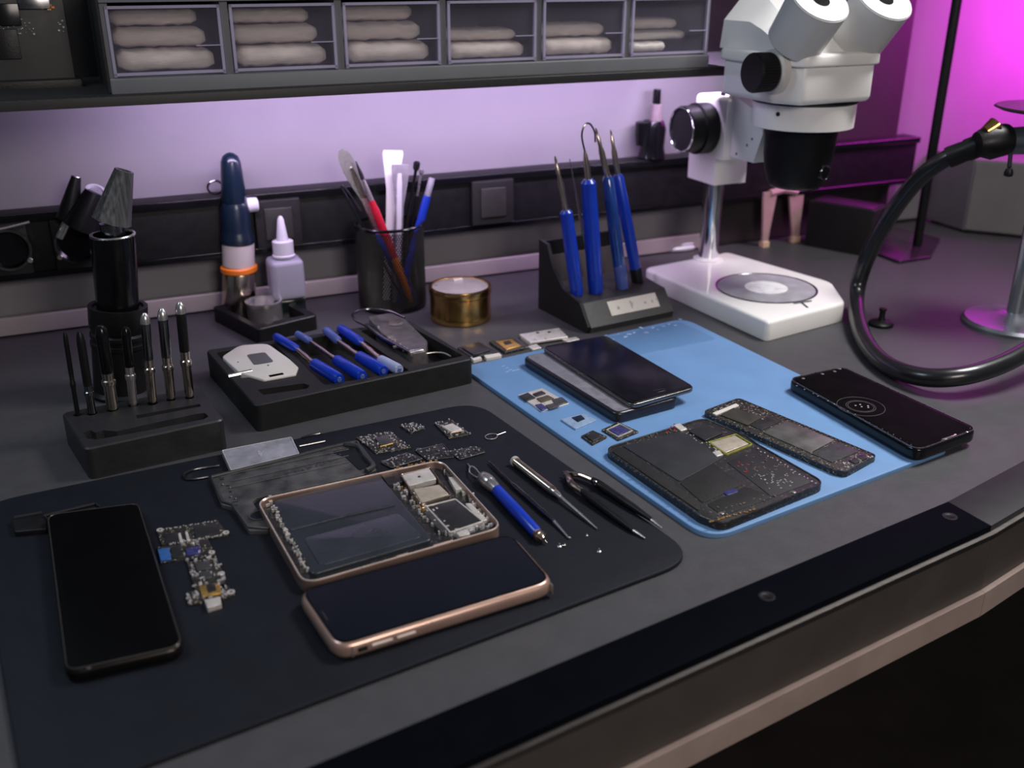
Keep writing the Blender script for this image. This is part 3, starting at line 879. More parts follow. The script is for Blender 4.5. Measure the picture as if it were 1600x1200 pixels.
dots(t, ((1104, 643), (1152, 626), (1204, 646), (1180, 668)), z2, 40, 80, tin_c, .0011, .0009)
line_dots(t, (1160, 626), (1362, 710), z2 + .0004, 34, 81, mat('rim_pads', (.25, .2, .15), .3, .7, .6, 900), .0012, 1.5, .0008)
line_dots(t, (1108, 650), (1304, 731), z2 + .0004, 34, 82, mat('rim_pads2', (.25, .2, .15), .3, .7, .6, 900), .0012, 1.5, .0008)
dots(t, ((1300, 728), (1350, 712), (1366, 714), (1322, 735)), z2, 18, 83, tin_c, .0013, .0009)

# loose components on the blue mat
z1 = BT + .0022
t = slab('shield_part', 'open silver shield frame with dark cells, farthest loose part on the blue mat', 'component', ((809, 617), (848, 606), (889, 630), (846, 642)), BT, z1 - .001, can_m, .0006, .0002, 'plate')
for pts, m, nm in ((((811, 618), (825, 613), (837, 621), (822, 626)), chip_m, 'chip'), (((832, 615), (846, 610), (853, 614), (838, 619)), chip_m, 'opening'),
                   (((838, 622), (856, 617), (866, 622), (846, 628)), mat('olive_cell', (.07, .06, .04), .4), 'opening'), (((836, 632), (846, 630), (856, 637), (846, 641)), purple_c, 'chip'),
                   (((862, 624), (878, 620), (888, 628), (870, 633)), chipg_m, 'chip'), (((852, 633), (866, 629), (874, 634), (858, 639)), chipg_m, 'chip')):
    chip(t, pts, z1 - .001, z1, m, nm)
t = slab('chip_part', 'pale blue loose component plate on the blue mat', 'component', ((876, 655), (912, 645), (932, 656), (899, 670)), BT, z1 - .0006, mat('pale_blue_part', (.30, .42, .60), .3, .3, .15, 400), .0006, .0002, 'plate')
chip(t, ((893, 652), (908, 648), (914, 654), (903, 659)), z1 - .0006, z1, navy_p)
t = slab('chip_part', 'small dark loose chip left of the violet one on the blue mat', 'component', ((908, 681), (926, 672), (949, 682), (926, 694)), BT, z1 - .0006, pcb2_m, .0006, .0002, 'plate')
chip(t, ((914, 680), (926, 675), (940, 683), (926, 689)), z1 - .0006, z1 + .0004, chip_m)
t = slab('chip_part', 'violet loose chip with pale frame beside the dark chassis corner', 'component', ((940, 671), (966, 659), (998, 674), (966, 687)), BT, z1 - .0006, pcb2_m, .0006, .0002, 'plate')
chip(t, ((951, 671), (968, 664), (984, 672), (966, 680)), z1 - .0006, z1 + .0004, purple_c)
b = B(); b.frame(rp(pp(z1, (947, 672), (968, 662), (989, 673), (966, 683)), .0005, 2), .0006, z1 - .0006, z1 + .0006); b.build('frame', can_m, t)

# parts between tin and blue mat
t = slab('phone_component', 'dark square module with white connectors behind the blue mat corner', 'component', ((714, 543), (748, 534), (777, 549), (739, 560)), 0, .003, pcb_m, .001)
chip(t, ((722, 543), (748, 537), (766, 547), (740, 554)), .003, .0045, chip_m)
chip(t, ((735, 558), (748, 555), (753, 559), (740, 563)), 0, .003, cream_m, 'connector')
chip(t, ((756, 555), (780, 551), (784, 555), (760, 560)), 0, .003, cream_m, 'connector')
t = slab('phone_component', 'gold chip module on the bench between brass tin and blue mat', 'component', ((764, 533), (801, 527), (824, 542), (789, 550)), 0, .003, pcb2_m, .001)
chip(t, ((774, 533), (799, 529), (814, 540), (791, 546)), .003, .0042, gold_m)
chip(t, ((786, 534), (796, 532), (800, 536), (790, 538)), .0042, .0048, chip_m)
t = slab('metal_bracket', 'pale metal bracket with two holes behind the phone display', 'bracket', ((811, 522), (873, 512), (888, 526), (828, 535)), .002, .004, can_m, .001)
b = B(); b.prism(quad(.004, ((813, 524), (818, 523), (832, 534), (827, 535))), 0, .0025); b.prism(quad(.004, ((868, 514), (873, 513), (887, 525), (882, 526))), 0, .0025); b.build('foot', can_m, t)
b = B()
for q in ((840, 520), (858, 519)): b.lathe([(.0018, 0), (.0018, .0004)], Matrix.Translation(P(*q, .004)), 14)
b.build('screw_hole', black_m, t)
for q, lab in ((((824, 541), (838, 537), (846, 543), (832, 546)), 'small pale metal piece touching the display corner'), (((878, 530), (900, 526), (906, 530), (886, 534)), 'small pale metal piece behind the display, right of the bracket')):
    b = B(); b.prism(quad(.002, q), 0, .002, .0004); single(b, 'metal_piece', can_m, lab, 'metal piece')

# ------------------------------------------------------------------ parts tray
TH = .0245
t = thing('parts_tray', 'black divided parts tray holding blue pens and small modules', 'tray', P(530, 600, 0))
TO = rp(pp(TH, (321, 547), (640, 500), (740, 560), (398, 634)), .006, 6)
p1 = rp(pp(TH, (337, 551), (428, 537), (454, 560), (464, 580), (376, 591)), .003, 4)
p2 = rp(pp(TH, (438, 535), (551, 519), (640, 579), (507, 602)), .003, 4)
p3 = rp(pp(TH, (563, 517), (636, 507), (724, 556), (650, 572)), .003, 4)
p4 = rp(pp(TH, (402, 609), (474, 599), (484, 602), (480, 607), (412, 617)), .001, 3)
b = B(); b.plate(TO, [(p1, .012), (p2, .008), (p3, .008), (p4, .019)], 0, TH, .0010); b.build('body', matte_m, t)

# white module
z1 = TH + .002
t = thing('charging_module', 'white rounded plastic module with grey window in the tray left pocket', 'module', P(405, 565, .012))
o = rp(pp(z1, (346, 557), (374, 539), (418, 536), (452, 560), (466, 573), (462, 584), (412, 593), (374, 582)), [.010, .012, .014, .008, .002, .002, .002, .006], 6)
b = B(); b.prism(o, z1 - .006, z1, .0012); b.build('shell', cream_m, t)
b = B(); b.prism(off(ccw(o), .009), .012, z1 - .006); b.build('foot', mat('grey_foot', (.2, .19, .18), .5), t)
chip(t, ((385, 554), (414, 550), (428, 565), (397, 570)), z1, z1 + .0004, mat('grey_window', (.08, .08, .085), .4), 'window', .003)
b = B(); b.tube([P(357, 588, z1 - .002), P(394, 580, z1 - .001)], .0022, 8); b.build('metal_arm', steel_m, t)
b = B(); q = P(432, 589, TH); b.box(q.x, q.y, .014, .006, TH, TH + .002, .1, .0006); b.build('connector', warm_m, t)
b = B(); b.lathe([(.0009, 0), (.0009, .0004)], Matrix.Translation(P(419, 571, z1)), 10); b.lathe([(.0007, 0), (.0007, .0004)], Matrix.Translation(P(372, 566, z1)), 10); b.build('pin_hole', chipg_m, t)


def tray_pen(lab, u0, u1, s1, l1, mu, ml, ru=.0042, rl=.0058):
    za, zb = TH + .003, TH + .0010
    A, A1_, S1, L1 = P(*u0, za + .002), P(*u1, za), P(*s1, zb), P(*l1, zb)
    t = thing('precision_pen', lab, 'pen tool', (A1_.x, A1_.y, .008), 'pen tools in the tray')
    b = B(); b.spin(A, A1_, [(ru * .5, 0), (ru * .9, .06), (ru, .2), (ru, .9), (ru * .6, 1)]); b.build('cap', mu, t)
    b = B(); b.spin(A1_, S1, [(ru * .55, 0), (ru * .6, .3), (ru * .7, .5), (ru * .6, .7), (ru * .8, 1)]); b.build('shaft', warm_m, t)
    b = B(); b.spin(S1, L1, [(rl * .6, 0), (rl * .95, .05), (rl, .3), (rl, .93), (rl * .85, 1)]); h = b.build('handle', ml, t)
    d = (L1 - S1).normalized()
    b = B(); b.rod(L1, L1 + d * .0008, rl * .4); b.build('end_button', clearblue, h)


tray_pen('blue capped pen tool, leftmost of the four in the tray', (429, 525), (466, 547), (490, 568), (530, 593), blue_p, blue_p)
tray_pen('pen tool with clear violet cap, second from the left in the tray', (463, 521), (486, 534), (525, 562), (566, 588), clearblue, blue_p, .0036, .0056)
tray_pen('pen tool with clear blue cap, third from the left in the tray', (508, 515), (530, 534), (560, 556), (599, 580), clearblue, blue_p, .0042, .0056)
tray_pen('blue capped pen tool with clear grip, rightmost in the tray', (530, 512), (566, 537), (594, 562), (624, 578), blue_p, mat('frosted_grip', (.45, .50, .75), .2, 0, .1, 60, trans=.3), .0048, .005)

t = thing('speaker_module', 'grey oval speaker module with metal clips in the tray right pocket', 'module', P(620, 520, .008))
z1 = TH + .004
o = rp(pp(z1, (574, 494), (612, 488), (632, 497), (668, 532), (666, 548), (640, 552), (596, 520)), .006, 5)
b = B(); b.prism(o, .008, z1, .0015); b.build('body', mat('module_grey', (.13, .115, .12), .35, .4, .3, 120), t)
b = B(); b.tube(catmull([P(572, 508, z1), P(598, 528, z1), P(620, 540, z1), P(638, 550, z1)], 6), .0022, 8); b.build('side_rail', dsteel_m, t)
b = B(); q = P(650, 548, z1); b.box(q.x, q.y, .014, .006, z1 - .004, z1 + .001, .1, .0008); b.build('connector', steel_m, t)
b = B(); b.tube(catmull([P(572, 509, z1), P(555, 500, z1 + .001), P(552, 490, z1 + .002), P(575, 483, z1 + .002), P(610, 487, z1 + .001), P(632, 497, z1)], 6), .0013, 8); b.build('wire_loop', dsteel_m, t)
dots(t, ((580, 500), (600, 520), (640, 548), (630, 552), (590, 528)), z1 - .001, 14, 90, steel_m, .0025, .002, 'clip')
b = B(); b.lathe([(.007, 0), (.0075, .0006), (.0068, .0009)], Matrix.Translation(P(618, 506, z1)), 28, True); b.build('membrane', mat('membrane', (.16, .13, .12), .3, .3, .3, 200), t)
b = B(); b.tube(catmull([P(645, 560, TH - .006), P(668, 552, TH - .003), P(690, 551, TH - .003), P(705, 557, TH - .006)], 6), .0008, 8)
single(b, 'bent_wire', steel_m, 'thin bent wire in the right end of the parts tray', 'wire')

# ------------------------------------------------------------------ bit holder with standing tools
HB = .0262
t = thing('bit_holder', 'black block stand with slots holding small upright drivers', 'tool stand', P(225, 690, 0))
o = rp(pp(HB, (95, 645), (311, 604), (351, 655), (132, 702)), .006, 6)
hs = []
for q in ((121, 648, 6), (144, 646, 7), (176, 640, 8), (208, 633, 8), (238, 630, 8), (267, 624, 7), (296, 621, 7)):
    p = P(q[0], q[1], HB); hs.append((circle(p.x, p.y, q[2] * .00055, 16), HB - .009))
hs.append((rp(pp(HB, (130, 676), (142, 672), (148, 676), (162, 672), (182, 674), (226, 664), (306, 647), (320, 645), (326, 651), (318, 655), (228, 673), (150, 687), (136, 685)), .0012, 3), HB - .006))
hs.append((rp(pp(HB, (212, 649), (262, 640), (312, 631), (314, 635), (262, 645), (214, 654)), .001, 3), HB - .005))
b = B(); b.plate(o, hs, 0, HB, .0012); b.build('block', mat('block_plastic', (.017, .017, .019), .45, 0, .15, 60, .2), t)
b = B(); p = P(141, 676, HB - .006); b.lathe([(.002, 0), (.002, .004), (.001, .005)], Matrix.Translation(p), 14); b.build('pin', dsteel_m, t)


def driver(base, top, r, lab, split, m_up, m_lo, tip=True):
    p = P(*base, HB); q = PY(top[0], top[1], p.y)
    p0 = Vector((p.x, p.y, HB - .009))
    H_ = q.z - HB
    X = q.x
    t = thing('bit_driver', lab, 'driver', p0, 'drivers standing in the black block')
    mid = p + (Vector((X, p.y, q.z)) - p) * split
    b = B(); b.spin(p0, mid, [(r * .55, 0), (r * .6, .2), (r * .95, .28), (r * .95, .72), (r * 1.05, .74), (r * 1.15, .78), (r * 1.15, .84), (r * .9, .86), (r * .95, 1)]); b.build('shank', m_lo, t)
    tp = Vector((X, p.y, q.z))
    b = B(); b.spin(mid, tp, [(r * .95, 0), (r, .02), (r, .8), (r * .85, .93), (r * .45, 1)]); h = b.build('handle', m_up, t)
    if tip:
        u = mid + (tp - mid) * .80
        b = B(); b.spin(u, tp + (tp - mid).normalized() * .001, [(r * 1.03, 0), (r * 1.0, .4), (r * .75, .8), (r * .3, 1)]); b.build('cap', steel_m, h)


driver((121, 648), (101, 519), .0019, 'thin plain black driver, leftmost in the block stand', .5, black_m, black_m, False)
driver((144, 646), (124, 518), .0033, 'slim black and steel driver, second from left in the block stand', .35, black_m, dsteel_m, False)
driver((176, 640), (157, 509), .0048, 'thick round-topped black driver, third from left in the block stand', .45, gloss_m, warm_m, False)
driver((208, 633), (196, 511), .0036, 'black driver with grey steel shank, middle of the block stand', .5, gloss_m, steel_m, False)
driver((238, 630), (226, 491), .0038, 'dark driver with warm steel shank, third from right in the block stand', .5, dsteel_m, warm_m)
driver((267, 624), (253, 484), .0040, 'bright-tipped black driver, second from right in the block stand', .48, dsteel_m, warm_m)
driver((296, 621), (281, 474), .0040, 'tallest bright-tipped driver, rightmost in the block stand', .5, black_m, warm_m)

# ------------------------------------------------------------------ hot air handle behind
p0 = P(190, 612, 0); Yb = p0.y


def zof(x, y): return PY(x, y, Yb)


t = thing('hot_air_handle', 'tall black hot-air handle with cone nozzle standing behind the drivers', 'hot air tool', p0)
a = Vector((p0.x, p0.y, 0)); c1 = zof(184, 477); c2 = zof(176, 367)
b = B(); b.spin(a, c1, [(.027, 0), (.027, .02), (.0235, .05), (.0235, .55), (.0245, .56), (.0245, .60), (.0230, .61), (.0230, .65), (.0245, .66), (.0245, .70), (.0225, .72), (.0248, .78), (.0250, 1.0), (.0215, 1.0), (.0205, .97)], 36); b.build('base', black_m, t)
b = B(); b.spin(zof(185, 490), c2, [(.0170, 0), (.0178, .05), (.0188, .95), (.0188, 1.0), (.0160, 1.0), (.0155, .9)], 32); b.build('barrel', gloss_m, t)
b = B(); b.tube([c2 + Vector((.0176 * math.cos(a_ * math.pi / 20), .0176 * math.sin(a_ * math.pi / 20), 0)) for a_ in range(40)], .0013, 8, True); b.build('rim', steel_m, t)
b = B(); n0, n1 = zof(174, 348), zof(194, 266)
b.spin(zof(179, 376), n0, [(.010, 0), (.010, 1)]); b.build('neck', dsteel_m, t)
b = B(); b.spin(n0, n1, [(.012, 0), (.0165, .02), (.0160, .06), (.0080, .98), (.0080, 1.0), (.0060, 1.0), (.0060, .95)], 8); b.build('nozzle', mat('dark_nozzle_steel', (.34, .33, .32), .3, .9, .4, 400, stretch=(1, 1, .1)), t, 20)

# ------------------------------------------------------------------ small tray with ring and blue-capped tool
SH = .016
t = thing('parts_tray', 'small black square tray holding a polished steel cup', 'tray', P(415, 505, 0))
o = rp(pp(SH, (331, 479), (432, 458), (496, 492), (402, 515)), .005, 5)
b = B(); b.plate(o, [(rp(pp(SH, (352, 482), (430, 466), (478, 492), (402, 507)), .003, 4), .004)], 0, SH, .001); b.build('body', black_m, t)
p = P(415, 500, .004)
b = B(); b.lathe([(.0185, .0), (.0185, .020), (.0195, .0205), (.0195, .0225), (.0170, .0225), (.0162, .018), (.0160, .002)], Matrix.Translation((p.x, p.y, .004)), 40)
single(b, 'steel_cup', mat('cup_steel', (.80, .78, .78), .25, .88, .04, 60, rvar=.02), 'short polished steel cup standing inside the small black tray', 'steel cup')
p = P(373, 489, .004); Yb2 = p.y
a = Vector((p.x, p.y, .004))
t = thing('air_pump', 'upright navy-capped steel tool with orange ring behind the small tray', 'tool', a)
s0 = PY(374, 424, Yb2); s1 = PY(373, 414, Yb2); s2 = PY(372, 380, Yb2); s3 = PY(359, 238, Yb2)
b = B(); b.spin(a, s0, [(.0170, 0), (.0178, .03), (.0178, .97), (.0172, 1)], 36); b.build('barrel', warm_m, t)
b = B(); b.spin(s0, s1, [(.0182, 0), (.0196, .2), (.0196, .8), (.0182, 1)], 36); b.build('collar', orange_p, t)
b = B(); b.spin(s1, s2, [(.0170, 0), (.0170, 1)], 36); b.build('band', cream_m, t)
b = B(); b.spin(s2, s3, [(.0165, 0), (.0180, .02), (.0175, .08), (.0160, .12), (.0155, .16), (.0150, .4), (.0128, .46), (.0133, .48), (.0112, .78), (.0102, .90), (.0080, .96), (.004, .99), (.001, 1)], 36); b.build('cap', navy_p, t)

# ------------------------------------------------------------------ dropper bottle
p = P(452, 492, 0); Yb3 = p.y
blk_top = PY(452, 461, Yb3).z
b = B(); b.box(p.x, p.y, .034, .030, 0, blk_top, 0, .003)
single(b, 'glass_block', mat('dark_green_glass', (.008, .014, .014), .15, 0, .1, 60, coat=.4), 'small dark block under the white dropper bottle', 'block')
t = thing('dropper_bottle', 'translucent white dropper bottle with a pointed nozzle cap', 'bottle', (p.x, p.y, blk_top))
zs = [PY(452, y, Yb3).z for y in (402, 398, 374, 336)]
b = B(); b.prism(rp(rect(p.x, p.y, .0365, .0345, .0), .008, 6), blk_top, zs[0], .005, .003, 5); b.build('body', milky_m, t)
b = B(); b.lathe([(.011, zs[1] - .002), (.0122, zs[1]), (.0122, zs[1] + .001), (.0112, zs[1] + .002), (.0112, zs[2] - .001), (.0095, zs[2])], Matrix.Translation((p.x, p.y, 0)), 28); b.build('cap', milky2_m, t)
b = B(); b.lathe([(.0065, zs[2] - .001), (.0062, zs[2] + .002), (.0035, zs[3] - .004), (.0022, zs[3] - .001), (.001, zs[3])], Matrix.Translation((p.x, p.y, 0)), 24); b.build('nozzle', milky2_m, t)

# ------------------------------------------------------------------ mesh pen cup
p = P(614, 476, 0); CY = p.y; ctop = PY(615, 347, CY)
CR = .0375; Hc = ctop.z
t = thing('mesh_cup', 'black wire mesh cup holding brushes and spatulas', 'cup', p)
b = B()
N = 88
for k in range(N):
    for sgn in (1, -1):
        path = [(p.x + CR * math.cos(2 * math.pi * k / N + sgn * u * 1.3), p.y + CR * math.sin(2 * math.pi * k / N + sgn * u * 1.3), .004 + (Hc - .008) * u) for u in [i / 14 for i in range(15)]]
        b.tube(path, .00062, 4)
b.build('mesh_wall', mat('black_wire', (.008, .008, .008), .4, .3), t)
b = B(); b.tube([(p.x + CR * math.cos(a * math.pi / 24), p.y + CR * math.sin(a * math.pi / 24), Hc - .001) for a in range(48)], .0019, 10, True); b.build('rim', gloss_m, t)
b = B(); b.lathe([(CR - .001, 0), (CR + .0006, .0006), (CR + .0006, .006), (CR - .0005, .006), (CR - .0005, .002), (0, .002)], Matrix.Translation((p.x, p.y, 0)), 48); b.build('base', gloss_m, t)
cupc = Vector((p.x, p.y, 0))


def cup_base(dx, dy): return cupc + Vector((dx, dy, .003))


def cup_item(name, lab, cat, top, dx, dy, ytop=.0):
    T = PY(top[0], top[1], CY + ytop)
    A = cup_base(dx, dy)
    return thing(name, lab, cat, A), A, T


def lerp(a, b_, u): return a + (b_ - a) * u


def flat(b, A, T, ws, th, side=None):
    """flat bar along A->T with half widths ws=[(w,u)]"""
    d = (T - A).normalized(); side = side or Vector((1, 0, 0)); s_ = (side - d * side.dot(d)).normalized(); n = d.cross(s_)
    R = []
    for w, u in ws:
        c = lerp(A, T, u)
        R.append([c + s_ * w + n * th, c - s_ * w + n * th, c - s_ * w - n * th, c + s_ * w - n * th])
    b.loft(R)
    return b


t, A, T = cup_item('spatula', 'steel spatula with a rounded paddle, tallest at the left of the cup', 'spatula', (533, 234), .020, -.004, .008)
b = B(); flat(b, A, T, [(.0025, 0), (.0025, .60), (.0030, .68), (.0062, .78), (.0080, .88), (.0076, .94), (.0055, .98), (.0025, 1)], .0008); b.build('blade', steel_m, t)
t, A, T = cup_item('tweezers', 'warm steel tweezers leaning out at the left of the cup', 'tweezers', (549, 262), .016, .006, .004)
b = B(); flat(b, A, T, [(.0008, 0), (.0035, .5), (.0032, .9), (.0012, 1)], .0009); b.build('arm', warm_m, t)
b = B(); flat(b, A + Vector((.002, .004, 0)), T + Vector((0, .0005, 0)), [(.0008, 0), (.0035, .5), (.0032, .9), (.0012, 1)], .0009); b.build('arm', warm_m, t)
t, A, T = cup_item('wire_brush', 'dark curved wire tool at the far left rim of the cup', 'wire tool', (534, 292), .012, -.010, -.004)
b = B(); b.tube(catmull([A, lerp(A, T, .6) + Vector((-.001, 0, 0)), lerp(A, T, .85), T, T + Vector((.005, 0, -.004)), lerp(A, T, .8) + Vector((.007, 0, 0))], 6), .0012, 8); b.build('wire', dsteel_m, t)
t, A, T = cup_item('paint_brush', 'red handled fine brush with steel ferrule in the cup', 'brush', (556, 252), .018, -.016, -.006)
b = B(); b.spin(A, lerp(A, T, .74), [(.0015, 0), (.0030, .1), (.0048, .6), (.0046, .9), (.0030, 1)]); b.build('handle', red_p, t)
b = B(); b.spin(A + (T - A) * .02, lerp(A, T, .34), [(.0020, 0), (.0042, .2), (.0046, .8), (.0044, 1)]); b.build('grip', orange_p, t)
b = B(); b.spin(lerp(A, T, .74), lerp(A, T, .88), [(.0030, 0), (.0026, .5), (.0020, 1)]); b.build('ferrule', steel_m, t)
b = B(); b.spin(lerp(A, T, .88), T, [(.0020, 0), (.0022, .3), (.0006, 1)]); b.build('bristles', matte_m, t)
t, A, T = cup_item('plastic_spreader', 'white flat plastic spreader standing tallest in the cup', 'spreader', (614, 235), -.004, .012, .012)
b = B(); flat(b, A, T, [(.004, 0), (.0045, .55), (.0055, .75), (.0105, .93), (.0115, .98), (.0105, 1)], .0012); b.build('blade', white_m, t)
t, A, T = cup_item('flat_brush', 'clear flat-headed plastic tool in front of the white spreader', 'plastic tool', (626, 257), .004, .0, .0)
b = B(); flat(b, A, T, [(.0045, 0), (.0045, .7), (.0080, .86), (.0100, .98), (.0095, 1)], .0016); b.build('head', mat('smoky_clear', (.30, .29, .31), .2, 0, .2, 80, alpha=.85), t)
b = B(); flat(b, lerp(A, T, .3) + Vector((0, -.003, 0)), lerp(A, T, .94) + Vector((-.002, -.003, 0)), [(.0025, 0), (.0028, .9), (.002, 1)], .0012); b.build('inner_bar', milky2_m, t)
t, A, T = cup_item('probe_tool', 'dark probe with a round steel head in the cup', 'probe', (652, 252), .006, .012, .006)
b = B(); b.spin(A, T, [(.0020, 0), (.0024, .7), (.0018, .72), (.0016, .93), (.0036, .95), (.0038, .99), (.002, 1)]); b.build('rod', black_m, t)
t, A, T = cup_item('probe_tool', 'steel-tipped dark probe just right of the round-headed one in the cup', 'probe', (659, 264), .014, .014, .006)
b = B(); b.spin(A, lerp(A, T, .8), [(.002, 0), (.0024, 1)]); b.build('rod', black_m, t)
b = B(); b.spin(lerp(A, T, .8), T, [(.0014, 0), (.0014, .8), (.0026, .85), (.0026, .98), (.001, 1)]); b.build('tip', steel_m, t)
t, A, T = cup_item('pen', 'blue capped pen leaning to the right in the cup', 'pen', (675, 278), .006, -.004, -.002)
b = B(); b.spin(A, lerp(A, T, .86), [(.003, 0), (.0044, .2), (.0046, .95), (.004, 1)]); b.build('barrel', blue_p, t)
b = B(); b.spin(lerp(A, T, .86), T, [(.0036, 0), (.0036, .95), (.0030, 1)]); b.build('clear_end', mat('smoky_end', (.25, .25, .28), .2), t)
A = cupc + Vector((.026, -.012, .004)); T = PY(588, 366, CY - .01)
t = thing('pen', 'blue pen showing through the front mesh of the cup', 'pen', A)
b = B(); b.spin(A, T, [(.002, 0), (.0038, .1), (.0038, .92), (.001, 1)]); b.build('barrel', blue_p, t)

# ------------------------------------------------------------------ brass tin
p = P(722, 498, 0); p = Vector((p.x, p.y + .004, 0)); TR = .0335
hz = PY(722, 445, p.y).z
t = thing('solder_tin', 'round brass tin with a pale lid beside the mesh cup', 'tin', p)
b = B(); b.lathe([(TR * .96, 0), (TR, .001), (TR, .008), (TR * .985, .009), (TR * .985, hz - .009), (TR * 1.01, hz - .008), (TR * 1.02, hz - .002), (TR, hz), (TR * .93, hz), (TR * .92, hz - .004)], Matrix.Translation(p), 56, True); b.build('body', brass_m, t)
b = B(); b.lathe([(TR * .91, hz - .004), (TR * .91, hz - .0012), (TR * .88, hz - .0006), (0, hz - .0006)], Matrix.Translation(p), 56); b.build('lid', mat('pale_lid', (.42, .38, .36), .3, .3, .1, 60), t)
b = B(); q = P(715, 437, hz); b.box(q.x, q.y, .012, .004, hz - .0006, hz + .001, .2, .0006); b.build('lid_tab', cream_m, t)

# ------------------------------------------------------------------ tool holder with blue tools
O = P(922, 521, 0); ex = (P(1050, 494, 0) - O); EW = ex.length; ex.normalize(); ey = Vector((-ex.y, ex.x, 0))
zsf = .0285


def hp(x, y, z): return O + ex * x + ey * y + Vector((0, 0, z))


def extr(b, prof, x0, x1):
    b.loft([[hp(x0, y, z) for y, z in prof], [hp(x1, y, z) for y, z in prof]])
    return b


t = thing('tool_holder', 'black angled plastic stand with a pale label holding blue tools', 'tool holder', O)
b = B(); extr(b, [(0, 0), (-.002, .0065), (.016, zsf), (.058, zsf + .004), (.090, zsf + .004), (.094, 0)], .0, EW); b.build('base', mat('holder_plastic', (.035, .034, .033), .42, 0, .15, 60, .2), t)
b = B(); extr(b, [(.002, 0), (-.0005, .0075), (.016, zsf + .001), (.050, zsf + .008), (.070, .055), (.082, .078), (.098, .080), (.098, 0)], -.0035, .0005); b.build('side_cheek', matte_m, t)
b = B(); extr(b, [(.086, .03), (.094, .078), (.098, .078), (.092, .03)], .0, EW * .95); b.build('back_panel', black_m, t)
b = B(); extr(b, [(.0845, .030), (.0905, .062), (.092, .062), (.088, .030)], .006, EW * .86); b.build('back_insert', mat('grey_insert', (.10, .09, .085), .5, 0, .1, 60), t)
# label on the sloping face
sl = Vector((0, .018, zsf - .0065)).normalized()


def fp(x, u, lift=.0004):
    y = -.002 + .018 * u; z = .0065 + (zsf - .0065) * u
    n = Vector((0, -sl.z, sl.y))
    return hp(x, y + n.y * lift, z + n.z * lift)


b = B(); b.loft([[fp(.030, .30, 0), fp(.112 * EW / .13, .30, 0), fp(.112 * EW / .13, .88, 0), fp(.030, .88, 0)], [fp(.030, .30), fp(.112 * EW / .13, .30), fp(.112 * EW / .13, .88), fp(.030, .88)]])
lb = b.build('label', paper_m, t)
b = B()
for x0, x1, u0, u1 in ((.040, .043, .50, .62), (.058, .060, .45, .75), (.0605, .0615, .55, .68), (.076, .079, .52, .60), (.086, .088, .5, .62), (.093, .095, .55, .65)):
    b.loft([[fp(x0, u0, .0004), fp(x1, u0, .0004), fp(x1, u1, .0004), fp(x0, u1, .0004)], [fp(x0, u0, .0006), fp(x1, u0, .0006), fp(x1, u1, .0006), fp(x0, u1, .0006)]])
b.build('faint_print', mat('faint_print', (.42, .38, .34), .6), lb)


def holder_tool(lab, base, j, top, r, mh, parts='straight', zb=.0305, tipm=warm_m):
    A = P(*base, zb)
    T = PY(j[0], j[1], A.y + .004); T2 = PY(top[0], top[1], A.y + .006)
    t = thing('spudger', lab, 'hand tool', A, 'blue tools in the angled stand')
    b = B(); b.spin(A, T, [(r * .9, 0), (r, .05), (r * 1.05, .5), (r * .95, .97), (r * .6, 1)]); b.build('handle', mh, t)
    if parts == 'loop':
        k = PY(914, 238, A.y + .005)
        b = B(); b.spin(T, k, [(r * .42, 0), (r * .40, .6), (r * .2, 1)]); b.build('ferrule', tipm, t)
        b = B(); b.tube(catmull([k, PY(909, 212, A.y + .005), PY(914, 195, A.y + .005), PY(922, 194, A.y + .005), PY(929, 206, A.y + .005), PY(930, 222, A.y + .005)], 7), .0010, 8); b.build('hook', dsteel_m, t)
    else:
        b = B(); b.spin(T, T2, [(r * .5, 0), (r * .48, .5), (r * .30, .62), (r * .34, .8), (r * .2, .83), (r * .2, .93), (r * .1, 1)]); b.build('shaft', tipm, t)
    return t, A, T


holder_tool('blue tool with steel shaft, leftmost in the angled stand', (902, 461), (884, 328), (867, 244), .0070, blue_p)
holder_tool('blue tool with a hooked wire top in the angled stand', (931, 457), (919, 280), (914, 195), .0082, blue_p, 'loop')
tt, A, T = holder_tool('clear-sided dark blue tool, second from right in the angled stand', (972, 450), (949, 275), (931, 200), .0066, mat('dark_clear_blue', (.012, .045, .22), .12, 0, .2, 60, coat=.6))
b = B(); b.spin(A + Vector((0, -.001, 0)), lerp(A, T, .22) + Vector((0, -.001, 0)), [(.0064, 0), (.0070, .1), (.0070, .9), (.006, 1)]); b.build('blue_end', clearblue, tt)
tt, A, T = holder_tool('blue tool with silver edge marks, rightmost in the angled stand', (997, 441), (965, 272), (954, 203), .0062, blue_p)
b = B(); b.spin(A, lerp(A, T, .14), [(.0064, 0), (.0068, .1), (.0068, .9), (.0062, 1)]); b.build('black_end', black_m, tt)
A = P(925, 440, .0325); T = PY(890, 248, A.y + .01)
t = thing('needle_probe', 'thin brass probe behind the leftmost blue tools in the stand', 'probe', A)
b = B(); b.spin(A, T, [(.0014, 0), (.0018, .5), (.0010, .8), (.0004, 1)]); b.build('rod', warm_m, t)

